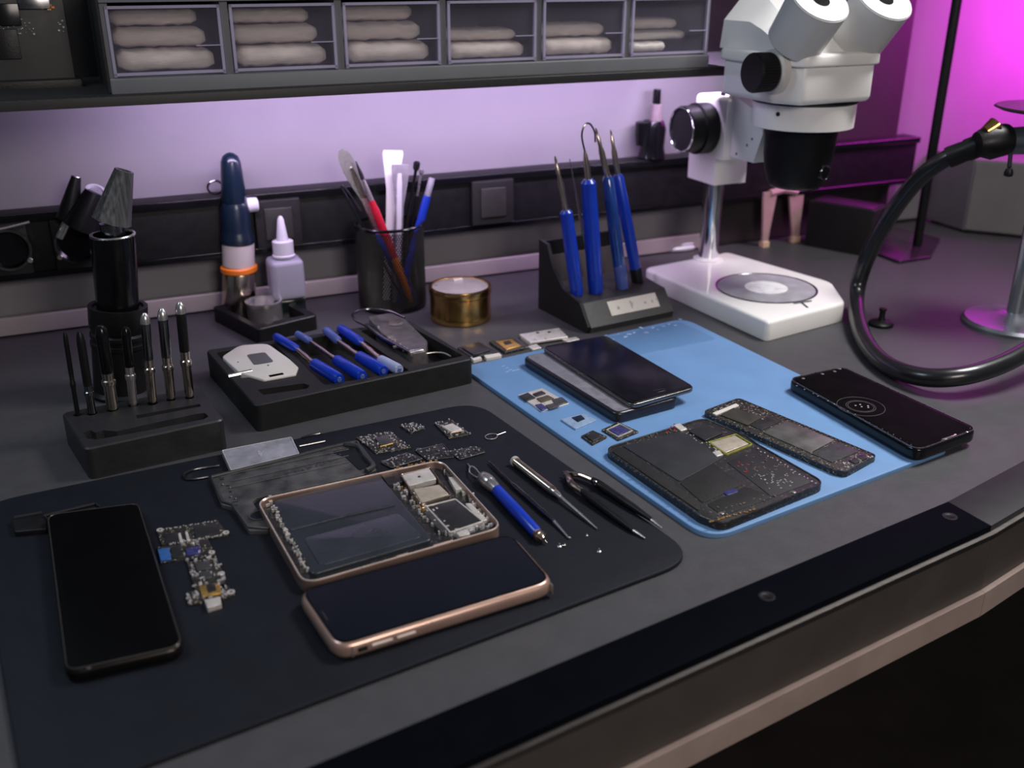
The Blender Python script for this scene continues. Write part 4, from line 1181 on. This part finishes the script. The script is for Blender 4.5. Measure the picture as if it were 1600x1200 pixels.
# ------------------------------------------------------------------ microscope
MB = .022
t = thing('stereo_microscope', 'white binocular stereo microscope on a flat white base', 'microscope', P(1150, 455, 0))
o = rp(pp(MB, (1005, 418), (1137, 393), (1300, 440), (1322, 472), (1200, 503)), [.012, .010, .03, .02, .006][:5], 7)
b = B(); b.prism(o, 0, MB, .004, .001, 4); b.build('base', white_m, t)
pc = P(1197, 450, MB); SR = .0565
sx_ = Matrix.Translation(pc)
b = B(); b.lathe([(SR, 0), (SR, .0009), (SR * .965, .0010), (SR * .955, .0004)], sx_, 64, False); b.build('stage_ring', dsteel_m, t)
b = B(); b.lathe([(SR * .955, .0), (SR * .955, .0005), (0, .0005)], sx_, 64); sp_ = b.build('stage_plate', mat('frosted_plate', (.42, .42, .45), .15, .1, .15, 60), t)
b = B(); b.lathe([(SR * .42, .0005), (SR * .42, .0009), (0, .0009)], sx_, 48); b.build('stage_light_spot', mat('light_spot_white', (.85, .85, .85), .3), sp_)  # white disc paints the microscope light's spot on the plate
b = B(); q = P(1252, 473, MB); b.tube([q, P(1262, 481, MB)], .0012, 6); b.tube([P(1240, 474, MB + .001), P(1268, 470, MB + .001)], .0008, 6); b.build('stage_clip', dsteel_m, t)
pb = P(1106, 405, MB); px_, py_ = pb.x, pb.y
T4 = Matrix.Translation
b = B(); b.lathe([(.018, 0), (.018, .002), (.0135, .003), (.0128, .004)], T4(pb), 40); b.build('post_collar', white_m, t)
b = B(); b.lathe([(.0142, 0), (.0142, .0015), (.0118, .0025), (.0118, PY(1120, 246, py_).z - MB)], T4(pb), 40); b.build('post', chrome_m, t)
# collar block on the post
Yc = py_ - .021
xl = PY(1115, 290, Yc).x; xr = PY(1165, 284, Yc).x; zb0 = PY(1115, 290, Yc).z; zb1 = PY(1120, 246, Yc).z
b = B(); b.box((xl + xr) / 2, Yc + .028, xr - xl, .056, zb0, zb1 + .01, 0, .0012); b.build('focus_block', white_m, t)
# upper focus housing
HX, HY = px_ + .137 * .059, py_ - .137 * .998
zr0 = PY(1250, 208, HY - .04).z; zr1 = PY(1250, 168, HY - .045).z
ztop = PY(1150, 148, py_ - .01).z
b = B(); b.box(px_ + .010, py_ - .008, .058, .064, zb1, ztop, 0, .005); b.build('focus_housing', white_m, t)
b = B(); prof = [(py_ - .030, zb1 + .004), (HY + .052, zb1 + .004), (HY + .040, zr0 - .014), (HY + .040, zr0 + .004), (py_ - .030, zr1 - .002)]
x0, x1 = px_ - .010, px_ + .034
b.loft([[(x0, y, z) for y, z in prof], [(x1, y, z) for y, z in prof]]); bk = b.build('arm_bracket', white_m, t)
for y, z in ((HY + .058, (zb1 + zr0) / 2 + .004), (HY + .066, (zb1 + zr0) / 2 - .004), (HY + .084, zb1 + .009)):
    b = B(); b.rod((x0 - .0004, y, z), (x0 + .001, y, z), .0015, seg=10); b.build('screw_hole', black_m, bk)
# ring, body, objective
b = B(); b.lathe([(.050, zr0), (.0525, zr0 + .001), (.0530, zr1 - .001), (.051, zr1)], T4((HX, HY, 0)), 64); rg = b.build('head_ring', white_m, t)
b = B(); q = Vector((HX - .0475, HY - .020, (zr0 + zr1) / 2 + .004)); dirn = Vector((q.x - HX, q.y - HY, 0)).normalized(); b.rod(q + dirn * -.003, q + dirn * .0022, .0022, seg=12); b.build('set_screw', black_m, rg)
b = B(); b.lathe([(.0535, zr1 - .0005), (.0550, zr1 + .0005), (.0550, zr1 + .0025), (.0535, zr1 + .003)], T4((HX, HY, 0)), 64); b.build('seam_ring', black_m, t)
zo0 = PY(1240, 291, HY).z
b = B(); b.lathe([(.024, zo0), (.0275, zo0 + .001), (.0300, zo0 + .004), (.0345, zo0 + .020), (.0365, zo0 + .034), (.0370, zr0 - .010), (.0378, zr0 - .008), (.0378, zr0 + .001)], T4((HX, HY, 0)), 56); ob = b.build('objective', knob_m, t)
b = B(); q = Vector((HX, HY, zo0 + .020)); dn = Vector((.22, -.97, 0)); b.rod(q + dn * .028, q + dn * .0365, .0085, .0075, 28); b.build('lamp_port', gloss_m, ob)
b = B(); cq = q + dn * .0368; b.tube([cq + Vector((-dn.y, dn.x, 0)) * (.0076 * math.cos(a * math.pi / 16)) + Vector((0, 0, .0076 * math.sin(a * math.pi / 16))) for a in range(32)], .0006, 6, True); b.build('port_rim', dsteel_m, ob)
# body
zbd0, zbd1 = zr1 + .003, PY(1260, 104, HY - .05).z
bo = [(HX - .052, HY - .058), (HX + .034, HY - .058), (HX + .056, HY - .030), (HX + .056, HY + .050), (HX + .035, HY + .068), (HX - .045, HY + .068), (HX - .068, HY + .052), (HX - .068, HY - .030)]
b = B(); b.prism(rp(bo, .010, 5), zbd0, zbd1, .001, .006, 3); bd = b.build('head_body', white_m, t)
bo2 = off(ccw(rp(bo, .010, 5)), -.0045)
ztop2 = zbd1 + .012
b = B(); b.prism(bo2, zbd1, ztop2, .004, .002, 3); b.build('head_ledge', white_m, t)
xL, xR = HX - .062, HX + .050
prof = [(HY - .048, ztop2 - .002), (HY - .040, ztop2 + .006), (HY - .006, ztop2 + .030), (HY + .022, ztop2 + .048), (HY + .066, ztop2 + .048), (HY + .070, ztop2 - .002)]
ins = .010
b = B()
b.loft([[(xL, y + (.008 if k < 3 else 0), z - (.022 if k in (3, 4) else .010 if k == 2 else 0)) for k, (y, z) in enumerate(prof)], [(xL + .020, y, z) for y, z in prof],
        [(xR - .022, y, z) for y, z in prof], [(xR - .001, y + (.008 if k < 3 else 0), z - (.012 if k in (3, 4) else 0)) for k, (y, z) in enumerate(prof)]])
b.build('prism_housing', white_m, t)
# eyepiece tubes
ax = Vector((0, -.62, .785))
for (fx, fy), nm in (((1282, 0), 0), ((1382, -2), 1)):
    e = PY(fx, fy, HY - .066)
    a = e - ax * .052
    b = B(); b.spin(a, e, [(.0255, 0), (.0275, .04), (.0292, .9), (.0295, .985), (.0285, 1)], 48); tb = b.build('eyepiece_tube', mat('tube_enamel%d' % nm, (.55, .55, .55), .35, 0, .03, 20), t)
    b = B(); b.lathe([(.0285, 0), (.0285, .0006), (.009, .0006)], axis(e, e + ax), 48); b.build('end_ring', mat('bright_white%d' % nm, (.9, .9, .9), .4), tb)
    b = B(); b.lathe([(.0092, .0), (.0092, .0010), (0, .0010)], axis(e, e + ax), 32); b.build('lens', gloss_m, tb)
# zoom knob on the left of the body
kY = HY - .030
kc = Vector((HX - .0665, kY, PY(1215, 112, kY).z))
b = B(); b.lathe([(.0215, -.004), (.0215, .003), (.0190, .005)], axis(kc, kc + Vector((-1, 0, 0))), 40); b.build('knob_flange', cream_m, t)
kc2 = kc + Vector((-.005, 0, 0))


def knurl(kc2, L, r0, r1, n=44):
    b = B(); R = []
    M = axis(kc2, kc2 + Vector((-1, 0, 0)))
    for z, r_, kn in ((0, r0 * .95, 0), (.001, r0, 1), (L - .002, r1, 1), (L, r1 * .94, 0)):
        R.append([M @ Vector(((r_ + (.0005 if kn and i % 2 else 0)) * math.cos(math.pi * i / n), (r_ + (.0005 if kn and i % 2 else 0)) * math.sin(math.pi * i / n), z)) for i in range(2 * n)])
    return b.loft(R)


knurl(kc2, .022, .0180, .0185).build('zoom_knob', knob_m, t, 20)
# big focus knob
k0 = Vector((px_ - .018, py_ - .004, PY(1100, 199, py_).z))
kl = .036
b = B(); b.rod(k0 + Vector((.01, 0, 0)), k0, .020); b.build('knob_hub', black_m, t)
b = B(); b.lathe([(.0275, 0), (.0290, .002), (.0290, kl * .5), (.0265, kl * .54), (.0265, kl - .001), (.0255, kl), (.0235, kl - .0015)], axis(k0, k0 + Vector((-1, 0, 0))), 48); fb = b.build('focus_knob', knob_m, t)
b = B(); q = k0 + Vector((-kl, 0, 0)); b.tube([q + Vector((0, .0250 * math.cos(a * math.pi / 24), .0250 * math.sin(a * math.pi / 24))) for a in range(48)], .0010, 8, True); b.build('chrome_ring', chrome_m, fb)
b = B(); b.rod(Vector((px_ - .004, py_ - .01, ztop)), Vector((px_ - .004, py_ - .01, ztop + .004)), .003, seg=14); b.build('lock_screw', black_m, t)

# ------------------------------------------------------------------ hose and its stand
hose = [PD(1516, 233, 1.0), PD(1480, 247, 1.01), PD(1435, 280, 1.035), PD(1392, 335, 1.065), PD(1356, 400, 1.09), PD(1338, 462, 1.10), PD(1346, 520, 1.02), PD(1378, 565, .950), PD(1435, 588, .905), PD(1500, 588, .890), PD(1560, 571, .900), PD(1610, 545, .920), PD(1680, 500, .96)]
q = hose[-1]
hose += [Vector((q.x + .09, q.y + .03, .022)), Vector((q.x + .20, q.y + .05, .0095)), Vector((min(q.x + .34, e2.x - .02), q.y + .06, .0095))]
rad = [.0085, .0085, .0085, .0085, .0082, .0082, .0085, .0090, .0092, .0092, .0092, .0092, .0092]
path = catmull(hose, 8)
rr = [rad[min(int(i / 8), 12)] for i in range(len(path))]
t = thing('gooseneck_hose', 'thick black hose curving over the right end of the bench', 'hose', Vector((hose[7].x, hose[7].y, 0)))
b = B(); b.tube(path, .0088, 18); b.build('hose', tube_m, t)
b = B(); b.spin(hose[1], hose[0] + (hose[0] - hose[1]) * .6, [(.0105, 0), (.0110, .1), (.0105, .5), (.0115, .55), (.0115, .95), (.009, 1)]); b.build('end_sleeve', black_m, t)
sb = P(1582, 506, 0)
t = thing('metal_stand', 'chrome pole stand with round foot and dark clamp at the right edge', 'stand', sb)
b = B(); b.lathe([(.052, 0), (.052, .003), (.049, .006), (.018, .011), (.013, .014)], T4(sb), 56); b.build('foot', mat('satin_metal', (.40, .42, .46), .3, .9, .05, 40), t)
sh = .23
b = B(); b.lathe([(.0085, .010), (.0085, sh)], T4(sb), 28); b.build('pole', mat('satin_pole', (.42, .44, .48), .3, .9, .05, 40), t)
hd = PD(1546, 222, .985)
b = B()
b.tube([hd + Vector((-.012, .004, -.002)), hd, hd + Vector((.018, -.004, .002))], [.012, .0175, .0155], 20)
b.tube([hd + Vector((.006, 0, .004)), hd + Vector((.010, -.002, .016))], [.010, .007], 14)
b.build('clamp', black_m, t)
q = PD(1584, 222, .98)
b = B(); b.rod(hd + Vector((.012, -.002, 0)), Vector((sb.x + .004, sb.y, q.z)), .0130, .0150); b.build('clamp_sleeve', mat('blue_grey_metal', (.20, .24, .28), .35, .8, .1, 60), t)
b = B(); b.tube([hd + Vector((-.008, 0, .010)), hd + Vector((.002, -.002, .016))], [.006, .009], 14); b.build('brass_nut', brass_m, t)
b = B(); b.rod(PD(1579, 240, .97), PD(1577, 262, .97), .0020); b.lathe([(.001, -.004), (.004, -.003), (.0045, 0), (.003, .004)], T4(PD(1576, 270, .97)), 16); b.build('wing_screw', black_m, t)
pt = Vector((sb.x, sb.y, PD(1600, 176, .99).z))
b = B(); b.lathe([(.010, sh - .01), (.010, pt.z - .004), (.014, pt.z - .004), (.052, pt.z + .002), (.058, pt.z + .0045), (.056, pt.z + .006), (0, pt.z + .006)], T4((sb.x, sb.y, 0)), 48); b.build('top_plate', black_m, t)
p = P(1376, 508, 0); b = B(); b.lathe([(.0125, 0), (.0130, .001), (.0130, .003), (.011, .0045), (.004, .006), (.003, .010), (.0030, .016), (.0042, .017), (.0040, .019), (.001, .020)], T4(p), 32)
single(b, 'rubber_stopper', black_m, 'small black knob with a stem standing inside the hose curve', 'knob')

# ------------------------------------------------------------------ far right things
t = thing('power_supply', 'grey box-shaped power supply at the back right of the bench', 'power supply', P(1540, 365, 0))
A, Bq, D_ = P(1503, 363, 0), P(1640, 377, 0), P(1462, 350, 0)
u = (Bq - A); v = (D_ - A) * 1.6
zh = .105
b = B(); b.prism([(q.x, q.y) for q in (A, Bq, Bq + v, A + v)], .004, zh, .002); b.build('case', mat('psu_grey', (.16, .15, .16), .5, 0, .05, 30), t)
b = B(); un = u.normalized(); nn = Vector((un.y, -un.x, 0))
b.prism([(q.x, q.y) for q in (A + un * .003, Bq - un * .003, Bq - un * .003 + nn * .002, A + un * .003 + nn * .002)], .006, zh - .003); b.build('front_plate', mat('psu_front', (.19, .18, .18), .5, 0, .05, 30), t)
for w in (.1, .85):
    for g in (.1, .8):
        q = A + u * w + v * g; b = B(); b.box(q.x, q.y, .012, .012, 0, .0042); b.build('foot', black_m, t)
t = thing('storage_box', 'low black box with glossy top standing against the wall behind the hose', 'box', P(1290, 375, 0))
A, Bq, D_ = P(1256, 383, 0), P(1356, 402, 0), P(1248, 350, 0)
u = (Bq - A); v = Vector((-u.y, u.x, 0)).normalized() * .045
zh = .062
b = B(); b.prism(rp([(A.x, A.y), (Bq.x, Bq.y), (Bq.x + v.x, Bq.y + v.y), (A.x + v.x, A.y + v.y)], .002, 2), 0, zh, .001); b.build('body', matte_m, t)
b = B(); b.prism(rp([(q.x, q.y) for q in (A + u * .04 + v * .05, Bq - u * .04 + v * .05, Bq - u * .04 + v * .95, A + u * .04 + v * .95)], .002, 2), zh, zh + .0015, .0005); b.build('lid', magenta_reflect_m, t)
t = thing('lamp_stand', 'thin dark vertical pole on a flat base in front of the magenta glow', 'stand', P(1432, 388, 0))
p = P(1432, 388, 0)
b = B(); b.prism(rp(pp(.004, (1362, 392), (1392, 352), (1470, 372), (1455, 400), (1405, 408)), .006, 4), 0, .004, .001); b.build('base', magenta_reflect_m, t)
b = B(); b.rod((p.x, p.y, .004), (p.x, p.y, .62), .0062); b.build('pole', black_m, t)

# pink tweezers behind the microscope
t = thing('plastic_tweezers', 'pale pink plastic tweezers standing on their tips behind the microscope', 'tweezers', P(1215, 370, 0))
for (bx, by), (tx, ty), w0, w1 in (((1194, 382), (1203, 300), .0045, .0105), ((1242, 374), (1244, 298), .0060, .0120)):
    A = P(bx, by, .003); T = PY(tx, ty, A.y); b = B()
    flat(b, A, T, [(w0, 0), (w0 * 1.1, .2), (w1, .9), (w1, 1)], .0020); b.build('leg', pink_p, t)
    b = B(); b.box(A.x, A.y, w0 * 2.4, .010, 0, .008, 0, .0012); b.build('tip_pad', peach_p, t)
A = PY(1203, 302, P(1194, 382, .003).y); T = PY(1244, 300, P(1242, 374, .003).y)
b = B(); b.tube([A, lerp(A, T, .5) + Vector((0, 0, .004)), T], .005, 8); b.build('bridge', pink_p, t)

# white coil behind the tool stand
p = P(1062, 390, 0)
b = B()
for k in range(3):
    b.tube([(p.x + (.022 + .003 * k) * math.cos(a * math.pi / 16) + .006 * k, p.y + .010 * math.sin(a * math.pi / 16) + .003 * k, .0036 + .0055 * k) for a in range(32)], .0034, 8, True)
single(b, 'coiled_cable', milky2_m, 'small coil of white cable behind the microscope base', 'cable')

# ------------------------------------------------------------------ raceway on the wall
RY = 1.082
rz0, rz1 = PY(400, 396, RY).z, PY(400, 303, RY).z
t = thing('cable_raceway', 'long black cable raceway with sockets along the wall', 'raceway', (.45, RY, rz0))
XL, XR = -.35, 1.12
b = B(); b.box((XL + XR) / 2, (RY + WY) / 2 + .001, XR - XL, WY - RY - .002, rz0, rz1, 0, .0015); b.build('channel', black_m, t)
b = B(); b.box((XL + XR) / 2, RY - .001, XR - XL, .004, rz0, rz0 + .006, 0, .001); b.box((XL + XR) / 2, RY - .001, XR - XL, .004, rz1 - .008, rz1, 0, .001); b.build('lip', gloss_m, t)
for x0, x1, nm in ((735, 800, 'switch_plate'), (398, 470, 'switch_plate'), (84, 158, 'socket_plate'), (-20, 48, 'socket_plate')):
    y = (283 + 350) / 2 if x0 == 735 else (350 if x0 == 398 else 390)
    a, c = PY(x0, y, RY), PY(x1, y, RY)
    zc = (rz0 + rz1) / 2; hw = (c.x - a.x) / 2; cx = (a.x + c.x) / 2
    b = B(); b.box(cx, RY - .003, hw * 2, .006, zc - .026, zc + .026, 0, .002); pl = b.build(nm, matte_m, t)
    if nm == 'switch_plate':
        b = B(); b.box(cx, RY - .0065, hw * 1.2, .003, zc - .017, zc + .017, 0, .001); b.build('rocker', mat('rocker%d' % x0, (.028, .027, .025), .4), pl)
    else:
        M = axis((cx, RY - .006, zc), (cx, RY - 1, zc))
        b = B(); b.lathe([(.016, 0), (.021, 0), (.021, .004), (.0185, .004), (.016, 0)], M, 40, False); b.build('socket_rim', dsteel_m, pl)
        b = B(); b.lathe([(.0165, 0), (.0165, .0004)], M, 32); b.build('socket_face', gloss_m, pl)
        for s_ in (-1, 1):
            b = B(); b.rod((cx + s_ * .0175, RY - .006, zc - .012), (cx + s_ * .0175, RY - .0115, zc - .012), .0025, seg=12); b.build('clip', steel_m, pl)

# things resting on the raceway
RT = rz1
t = thing('air_nozzle', 'narrow black cone nozzle on a steel stem, leftmost above the raceway', 'nozzle', PY(92, 372, 1.066))
b = B(); b.spin(PY(106, 345, 1.066), PY(119, 276, 1.066), [(.010, 0), (.0115, .03), (.0105, .2), (.0045, 1), (.0036, 1), (.0034, .98)], 28); b.build('cone', black_m, t)
b = B(); b.lathe([(.0043, 0), (.0040, .0006)], axis(PY(119, 276, 1.066), PY(121, 268, 1.066)), 24); b.build('tip', steel_m, t)
b = B(); b.rod(PY(92, 372, 1.066), PY(105, 346, 1.066), .0042); b.build('stem', steel_m, t)
t = thing('air_nozzle', 'wide black cone nozzle with a pale open end, right of the narrow one', 'nozzle', PY(124, 360, 1.058))
b = B(); b.spin(PY(124, 358, 1.058), PY(149, 299, 1.058), [(.011, 0), (.0165, .03), (.0160, .2), (.0095, .98)], 32); b.build('cone', black_m, t)
b = B(); n0, n1 = PY(149, 299, 1.058), PY(153, 290, 1.050); dd = Vector((.25, -.55, .8)); b.lathe([(.0095, -.001), (.0097, .0008), (.0075, .0008), (.0065, -.001)], axis(n0, n0 + dd), 32, True); b.build('open_end', mat('pale_rim', (.5, .48, .55), .3), t)
b = B(); b.tube([PY(x, y, 1.052) for x, y in ((-20, 362), (10, 356), (46, 347))], .0014, 8)
single(b, 'metal_rod', steel_m, 'thin silver rod in front of the raceway at the left edge', 'rod')
t = thing('glue_bottle', 'small pale bottle with black cap in a dark holder beside the microscope', 'bottle', PY(1015, 245, 1.095))
a = PY(1016, 246, 1.095)
b = B(); zz = PY(1016, 188, 1.095).z; b.lathe([(.0165, RT), (.0175, RT + .002), (.0150, RT + .014), (.0165, zz - .01), (.013, zz)], T4((a.x, 1.092, 0)), 28); b.lathe([(.009, RT + .018), (.0105, RT + .030), (.0105, zz - .001), (.008, zz)], T4((a.x - .015, 1.09, 0)), 20); b.build('holder', gloss_m, t)
b = B(); z3 = PY(1018, 162, 1.095).z; b.lathe([(.0072, zz - .004), (.0072, z3 - .001), (.006, z3)], T4((a.x + .003, 1.092, 0)), 24); b.build('body', mat('pinkish_label', (.26, .20, .22), .4), t)
b = B(); z4 = PY(1019, 139, 1.095).z; b.lathe([(.0052, z3), (.0048, z4 - .001), (.004, z4)], T4((a.x + .003, 1.092, 0)), 24); b.build('cap', gloss_m, t)
a = PY(395, 322, 1.074)
b = B(); b.spin(PY(384, 321, 1.074), PY(403, 319, 1.074), [(.0065, 0), (.0080, .1), (.0075, .9), (.006, 1)], 24); single(b, 'white_cap', milky2_m, 'white plastic cap behind the navy-capped tool', 'cap')
b = B(); q = PY(338, 306, 1.095); b.tube([(q.x + .008 * math.cos(a_ * math.pi / 12), q.y, RT + .0080 + .0070 * math.sin(a_ * math.pi / 12)) for a_ in range(24)], .0012, 8, True); single(b, 'metal_hoop', dsteel_m, 'small dark hoop on the raceway left of the navy cap', 'hoop')

# ------------------------------------------------------------------ shelf and drawer cabinet
SY = .93
sz0 = PY(500, 150, SY).z
sz1 = PY(500, 137, SY).z + .001
t = thing('wall_shelf', 'dark shelf carrying the drawer cabinet above the bench', 'shelf', (.2, 1.02, sz0))
sx1 = PY(1140, 118, SY).x + .001
b = B(); b.box((-.35 + sx1) / 2, (SY + WY) / 2, sx1 + .35, WY - SY, sz0, sz1, 0, .001); b.build('board', mat('shelf_black', (.010, .009, .009), .5, 0, .4, 300), t)
b = B(); b.box(.24, WY - .004, 1.16, .008, sz1, sz1 + .35); b.build('back_panel', matte_m, t)
b = B(); b.box(.05, WY - .012, .02, .02, sz0 - .012, sz0); b.box(.60, WY - .012, .02, .02, sz0 - .012, sz0); b.build('bracket', black_m, t)
CYf, CYb = .945, 1.105
cx0 = PY(174, 140, CYf).x; cx1 = PY(1108, 95, CYf).x
cz1 = sz1 + .098
ff = .0115                       # bottom frame height
t = thing('drawer_cabinet', 'grey small-parts cabinet with a row of clear drawers on the shelf', 'cabinet', ((cx0 + cx1) / 2, 1.02, sz1))
b = B()
zf0 = sz1; zf1 = PY(600, 106, CYf).z; zf2 = PY(600, -2, CYf).z
zf2 = max(zf2, zf1 + .055)
wx = (cx1 - cx0) / 6
b.box((cx0 + cx1) / 2, (CYf + CYb) / 2, cx1 - cx0, CYb - CYf, zf0, zf1, 0, .0015)
b.box((cx0 + cx1) / 2, (CYf + CYb) / 2, cx1 - cx0, CYb - CYf, zf2, zf2 + .012, 0, .0015)
for i in range(7):
    x = cx0 + wx * i
    x = min(max(x, cx0 + .0035), cx1 - .0035)
    b.box(x, (CYf + CYb) / 2 + .002, .0065, CYb - CYf - .004, zf1 - .001, zf2 + .001)
b.box((cx0 + cx1) / 2, CYb - .001, cx1 - cx0, .004, zf1, zf2)
b.build('frame', grey_m, t)
b = B(); b.box(cx0 - .001, (CYf + CYb) / 2, .002, CYb - CYf - .006, zf0 + .001, zf2 + .01); b.build('side_panel', matte_m, t)
drw = None
words = ['leftmost', 'second', 'third', 'fourth', 'fifth', 'rightmost']
rnd = random.Random(5)
for i in range(6):
    xa, xb = cx0 + wx * i + .0042, cx0 + wx * (i + 1) - .0042
    xm = (xa + xb) / 2
    if drw is None:
        b = B()
        b.box(xm, CYf + .0045, xb - xa, .0016, zf1 + .0005, zf2 - .003)                 # front
        b.box(xa + .0008, (CYf + CYb) / 2, .0016, CYb - CYf - .02, zf1 + .0005, zf2 - .014)
        b.box(xb - .0008, (CYf + CYb) / 2, .0016, CYb - CYf - .02, zf1 + .0005, zf2 - .014)
        drw = b.build('drawer', drawer_m, t)
        b = B(); o = rect(xm, 0, xb - xa, 1)
        for z in (zf1 + .003, zf2 - .004): b.box(xm, CYf + .0025, xb - xa, .0035, z - .0012, z + .0012)
        for x in (xa + .001, xb - .001): b.box(x, CYf + .0025, .0024, .0035, zf1 + .001, zf2 - .003)
        b.box(xb - .012, CYf + .0015, .022, .003, (zf1 + zf2) / 2 - .006, (zf1 + zf2) / 2 - .0052)
        b.build('drawer_rim', drawer_rim, drw)
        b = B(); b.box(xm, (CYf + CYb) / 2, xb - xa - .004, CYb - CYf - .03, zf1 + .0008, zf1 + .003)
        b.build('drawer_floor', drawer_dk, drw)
    else:
        d = drw.copy(); C.objects.link(d); d.parent = t; d.location.x = wx * i
        for ch in list(drw.children):
            c2 = ch.copy(); C.objects.link(c2); c2.parent = d
    # folded paper bags inside
    hgt = [[.019, .017, .015], [.019, .017, .014], [.019, .017, .015], [.016, .012, 0], [.017, .014, 0], [.011, .010, .012]][i]
    z = zf1 + .0031
    for k, h in enumerate(hgt):
        if not h: continue
        wgt = (xb - xa - .012) * (1 - .05 * k) * (.55 if i == 5 and k == 0 else 1)
        cy = CYf + .035 + .012 * k
        b = B(); R = []
        nseg = 14
        for s_ in range(nseg + 1):
            u = s_ / nseg
            x = xa + .005 + wgt * u
            sq = min(1, .80 + 3 * min(u, 1 - u)) if s_ not in (0, nseg) else .62
            amp = h * .5 * sq
            zc_ = z + h * .5 + rnd.uniform(-1, 1) * h * .03
            ring = []
            for a_ in range(16):
                th = 2 * math.pi * a_ / 16
                cc, ss = math.cos(th), math.sin(th)
                ring.append((x, cy + .024 * (abs(cc) ** .6) * (1 if cc > 0 else -1) * (sq * .5 + .5) * (1 + rnd.uniform(-.05, .05)), zc_ + amp * (abs(ss) ** .45) * (1 if ss > 0 else -1) * (1 + (rnd.uniform(-.10, 0)))))
            R.append(ring)
        b.loft(R)
        lay = ('bottom', 'middle', 'top')[k] if hgt[2] else ('bottom', 'top')[k]
        single(b, 'paper_bundle', cloth_m if not (i == 5 and k < 2) else cream_m, 'folded pale bag, %s one in the %s clear drawer%s' % (lay, words[i], '' if i in (0, 5) else ' from the left'), 'bag', 'folded bags in the cabinet drawers', sharp=70)
        z += h + .0002

# dark board standing on the left of the shelf
p = PY(60, 98, 1.03)
t = thing('circuit_board', 'dark circuit board standing upright on the left end of the shelf', 'circuit board', (p.x, 1.03, sz1))
xa, xb = PY(-120, 60, 1.03).x, PY(108, 60, 1.03).x
ztp = sz1 + .13
b = B(); b.box((xa + xb) / 2, 1.034, xb - xa, .005, sz1 + .004, ztp, 0, .001); b.build('board', mat('shelf_pcb', (.016, .017, .018), .5, 0, .3, 80), t)
b = B(); b.box((xa + xb) / 2, 1.030, xb - xa + .01, .022, sz1, sz1 + .007, 0, .001); b.build('stand', black_m, t)
for x0, x1, y0, y1, m, nm in ((-10, 28, 5, 40, gloss_m, 'chip'), (0, 26, 45, 92, black_m, 'chip'), (30, 76, -8, 14, dsteel_m, 'connector')):
    a, c = PY(x0, y1, 1.030), PY(x1, y0, 1.030)
    b = B(); b.box((a.x + c.x) / 2, 1.0295, c.x - a.x, .005, a.z, c.z, 0, .0006); b.build(nm, m, t)
rn = random.Random(8)
for m, nm, n in ((tin_c, 'small_component', 46), (orange_p, 'orange_component', 4), (gold_m, 'gold_component', 5)):
    b = B()
    for i in range(n):
        q = (rn.uniform(0, 55), rn.uniform(30, 62)) if m is tin_c else (rn.uniform(52, 84), rn.uniform(2, 16))
        if m is tin_c and i > 38: q = (rn.uniform(88, 100), rn.uniform(26, 50))
        a = PY(q[0], q[1], 1.0315); w_ = rn.uniform(.0006, .0018) if m is tin_c else rn.uniform(.0015, .003)
        b.box(a.x, 1.0305, w_, .002, a.z, a.z + w_ * rn.uniform(.5, 1.2))
    o = b.build(nm, m, t)
    if n > 40: o['kind'] = 'stuff'
